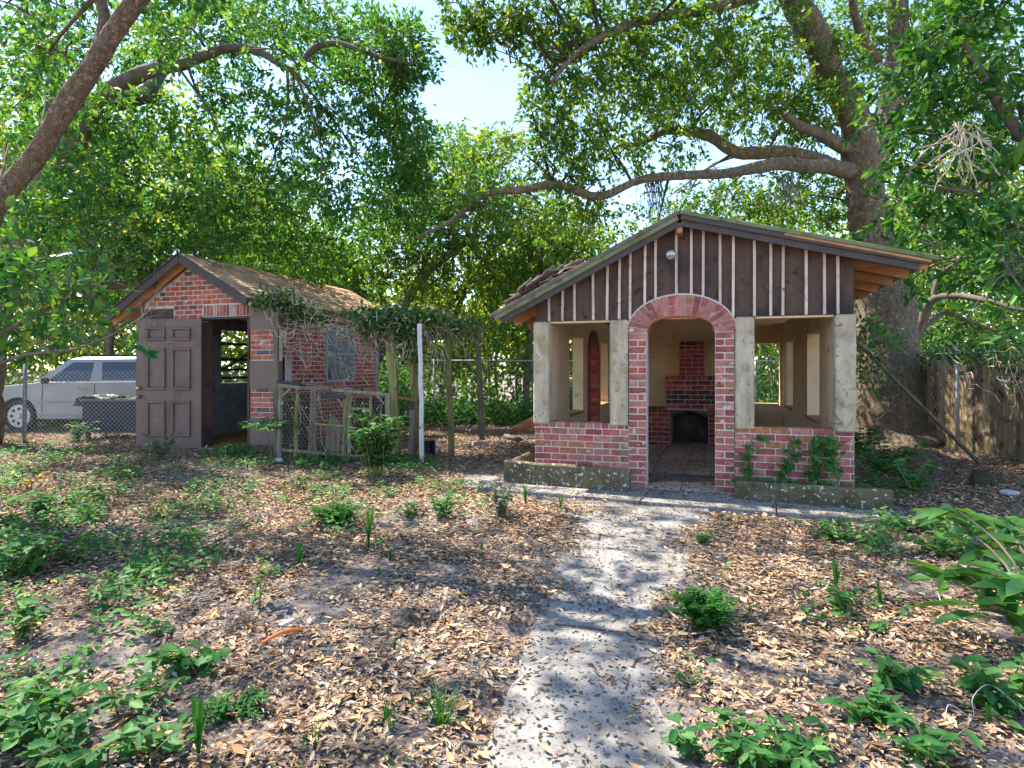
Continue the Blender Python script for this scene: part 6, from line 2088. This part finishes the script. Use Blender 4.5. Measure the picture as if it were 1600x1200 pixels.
# uncountable low green cover
def cover():
    n = 52000
    X, Y = scatter(n, 2.0, 11.5)
    px = CX + F * X / Y
    py = HY + F * CH / Y
    w = np.zeros(n)
    def spot(cx_, cy_, rx_, ry_, a):
        q = ((px - cx_) / rx_) ** 2 + ((py - cy_) / ry_) ** 2
        return a * np.maximum(0, 1 - q) ** 0.6
    for s in ((80, 850, 300, 150, .5), (330, 770, 330, 70, .20), (560, 780, 260, 40, .20), (90, 960, 160, 90, .3), (120, 1140, 220, 90, .35), (440, 728, 140, 22, .9), (620, 735, 80, 18, .7), (1480, 860, 220, 36, .5), (1400, 760, 90, 40, .6), (1560, 1120, 80, 90, .25), (1230, 1190, 180, 36, .35), (60, 720, 120, 30, .4), (480, 820, 280, 60, .10), (1300, 950, 200, 80, .05), (1100, 1120, 100, 60, .06)):
        w = np.maximum(w, spot(*s))
    w *= np.clip(0.28 + 1.5 * vnoise(X, Y, 2.8, 6.0) + 0.5 * vnoise(X, Y, 7.5, 2.0), 0, 1.3)
    keep = (rng.random(n) < w * np.minimum(1, 0.25 + Y * 0.16)) & ~in_building(X, Y)
    X, Y = X[keep], Y[keep]
    k = 5
    X = np.repeat(X, k) + rng.normal(0, 0.03, len(X) * k)
    Y = np.repeat(Y, k) + rng.normal(0, 0.03, len(Y) * k)
    n = len(X)
    C = np.stack([X, Y, gz(X, Y) + rng.uniform(0.02, 0.13, n)], 1)
    an = rng.random(n) * 6.283
    D = np.stack([np.cos(an), np.sin(an), rng.normal(0, 0.3, n)], 1)
    NN = np.stack([rng.normal(0, .35, n), rng.normal(0, .35, n) - 0.2, np.ones(n)], 1)
    L = rng.uniform(0.03, 0.075, n)
    o = link('ground_cover', leaves_mesh('ground_cover', C, D, NN, L, L * 0.55, LEAF_FOLD, M['leaf_weed']))
    tag(o, 'scattered low green seedlings and creepers between the dead leaves', 'ground cover', None, 'stuff')
    return n
NC = cover()

# ------------------------------------------------------------------ small loose things
a, b = G(410, 1014), G(471, 992)
o = MB().tube(smooth_path([a + Vector((0, 0, .03)), a.lerp(b, .5) + Vector((0, 0, .05)), b + Vector((0, 0, .03))], 4), [0.008, 0.009, 0.009, 0.009, 0.009, 0.009, 0.009, 0.009, 0.008], 8).build('orange_stick', M['orange'], None, True)
tag(o, 'bright orange plastic stick lying on the dead leaves', 'stick')
a, b = G(438, 986), G(458, 976)
o = MB().beam(a + Vector((0, 0, .03)), b + Vector((0, 0, .03)), 0.03, 0.012, c=0.003).build('plastic_strip', M['pale_plastic'])
tag(o, 'short pale grey plastic strip lying above the orange stick', 'strip')
def stick(px0, py0, px1, py1, r, label, m='twig_pale', name='fallen_stick', z=0.035, bend=0.03):
    a, b = G(px0, py0), G(px1, py1)
    a.z += z
    b.z += z
    n = Vector((-(b - a).y, (b - a).x, 0)).normalized()
    o = MB().tube(smooth_path([a, a.lerp(b, .35) + n * bend, a.lerp(b, .7) - n * bend * .4, b], 4), [r * (1 - .5 * k / 12) for k in range(13)], 6).build(name, M[m], None, True)
    tag(o, label, 'stick', 'sticks lying in the yard')
stick(832, 1190, 897, 1122, 0.008, 'pale bent stick lying on the path in the foreground')
stick(713, 1188, 765, 1172, 0.009, 'grey stick lying across the left edge of the path', 'grey_wood')
stick(1186, 905, 1240, 880, 0.005, 'thin pale twig in the litter right of the path', 'twig_pale')
stick(1440, 925, 1490, 960, 0.005, 'thin straight pale twig left of the big-leaved shrub')
stick(990, 1052, 1026, 1030, 0.006, 'dark twig at the right edge of the path', 'bark_thin')
stick(866, 984, 980, 998, 0.006, 'thin dark stick lying along the joint across the path', 'bark_thin', bend=0.01)
stick(680, 672, 738, 676, 0.035, 'rotting pole lying on the leaves behind the pergola', 'grey_wood')
a, b = G(812, 690), G(838, 664)
o = MB().tube([P(806, 672, 11.2), P(838, 656, 11.6)], [0.085, 0.10], 10, True, 0.15).build('sawn_log', M['raw_wood'], None, True)
tag(o, 'reddish sawn log lying behind the left corner of the pavilion', 'log')
o = MB().tube([G(812, 692) + Vector((0, 0, .06)), G(790, 686) + Vector((0, 0, .06))], [0.055, 0.05], 10, True, 0.1).build('cut_branch', M['bark_thin'], None, True)
tag(o, 'short cut branch with round end lying in sunlit leaves', 'branch')
bk = G(669, 712)
t = thing('open_crate', 'small open wooden crate beside the white pergola post', 'crate', bk, 0.5)
MB().box((-0.14, -0.10, 0), (-0.115, 0.10, 0.28)).build('side_panel', M['raw_wood'], t)
MB().box((-0.115, -0.10, 0.255), (0.09, 0.10, 0.28)).build('top_panel', M['raw_wood'], t)
MB().box((0.065, -0.10, 0), (0.09, 0.10, 0.254)).build('side_panel', M['bin_dark'], t)
MB().box((-0.114, 0.075, 0.0), (0.064, 0.10, 0.254)).build('dark_back_panel', M['navy'], t)
for px, py, w, lab in ((436, 724, 0.10, 'white broken slab lying in the weeds before the coop'), (1578, 776, 0.22, 'white scrap lying on the leaves by the fence'), (448, 612, 0.0, None)):
    if lab:
        g = G(px, py)
        mb = MB().cbox((-w / 2, -0.05, 0), (w / 2, 0.06, 0.05), 0.015)
        o = mb.build('white_scrap', M['white_litter'], None, loc=g + Vector((0, 0, 0.02)))
        o.rotation_euler = (0.1, 0.08, 0.4)
        tag(o, lab, 'scrap')
# white wire loops on the right
mb = MB()
pts = [G(1478, 1150), G(1482, 1125) + Vector((0, 0, 0.06)), G(1520, 1130) + Vector((0, 0, .02)), G(1520, 1130) + Vector((0, 0, .10)), G(1545, 1120) + Vector((0, 0, .13)), G(1580, 1125) + Vector((0, 0, .08)), G(1600, 1125) + Vector((0, 0, 0.02))]
mb.tube(smooth_path(pts, 6), 0.002, 6)
tag(mb.build('white_wire', M['white_litter'], None, True), 'thin white wire looped above the leaves, lower right', 'wire')
a = G(720, 668)
o = MB().beam(G(708, 662) + Vector((0, 0, .1)), G(740, 664) + Vector((0, 0, .1)), 0.3, 0.14, c=0.03, j=0.03).build('dark_sack', M['bin_dark'])
tag(o, 'dark sack lying in the undergrowth behind the pergola', 'sack')
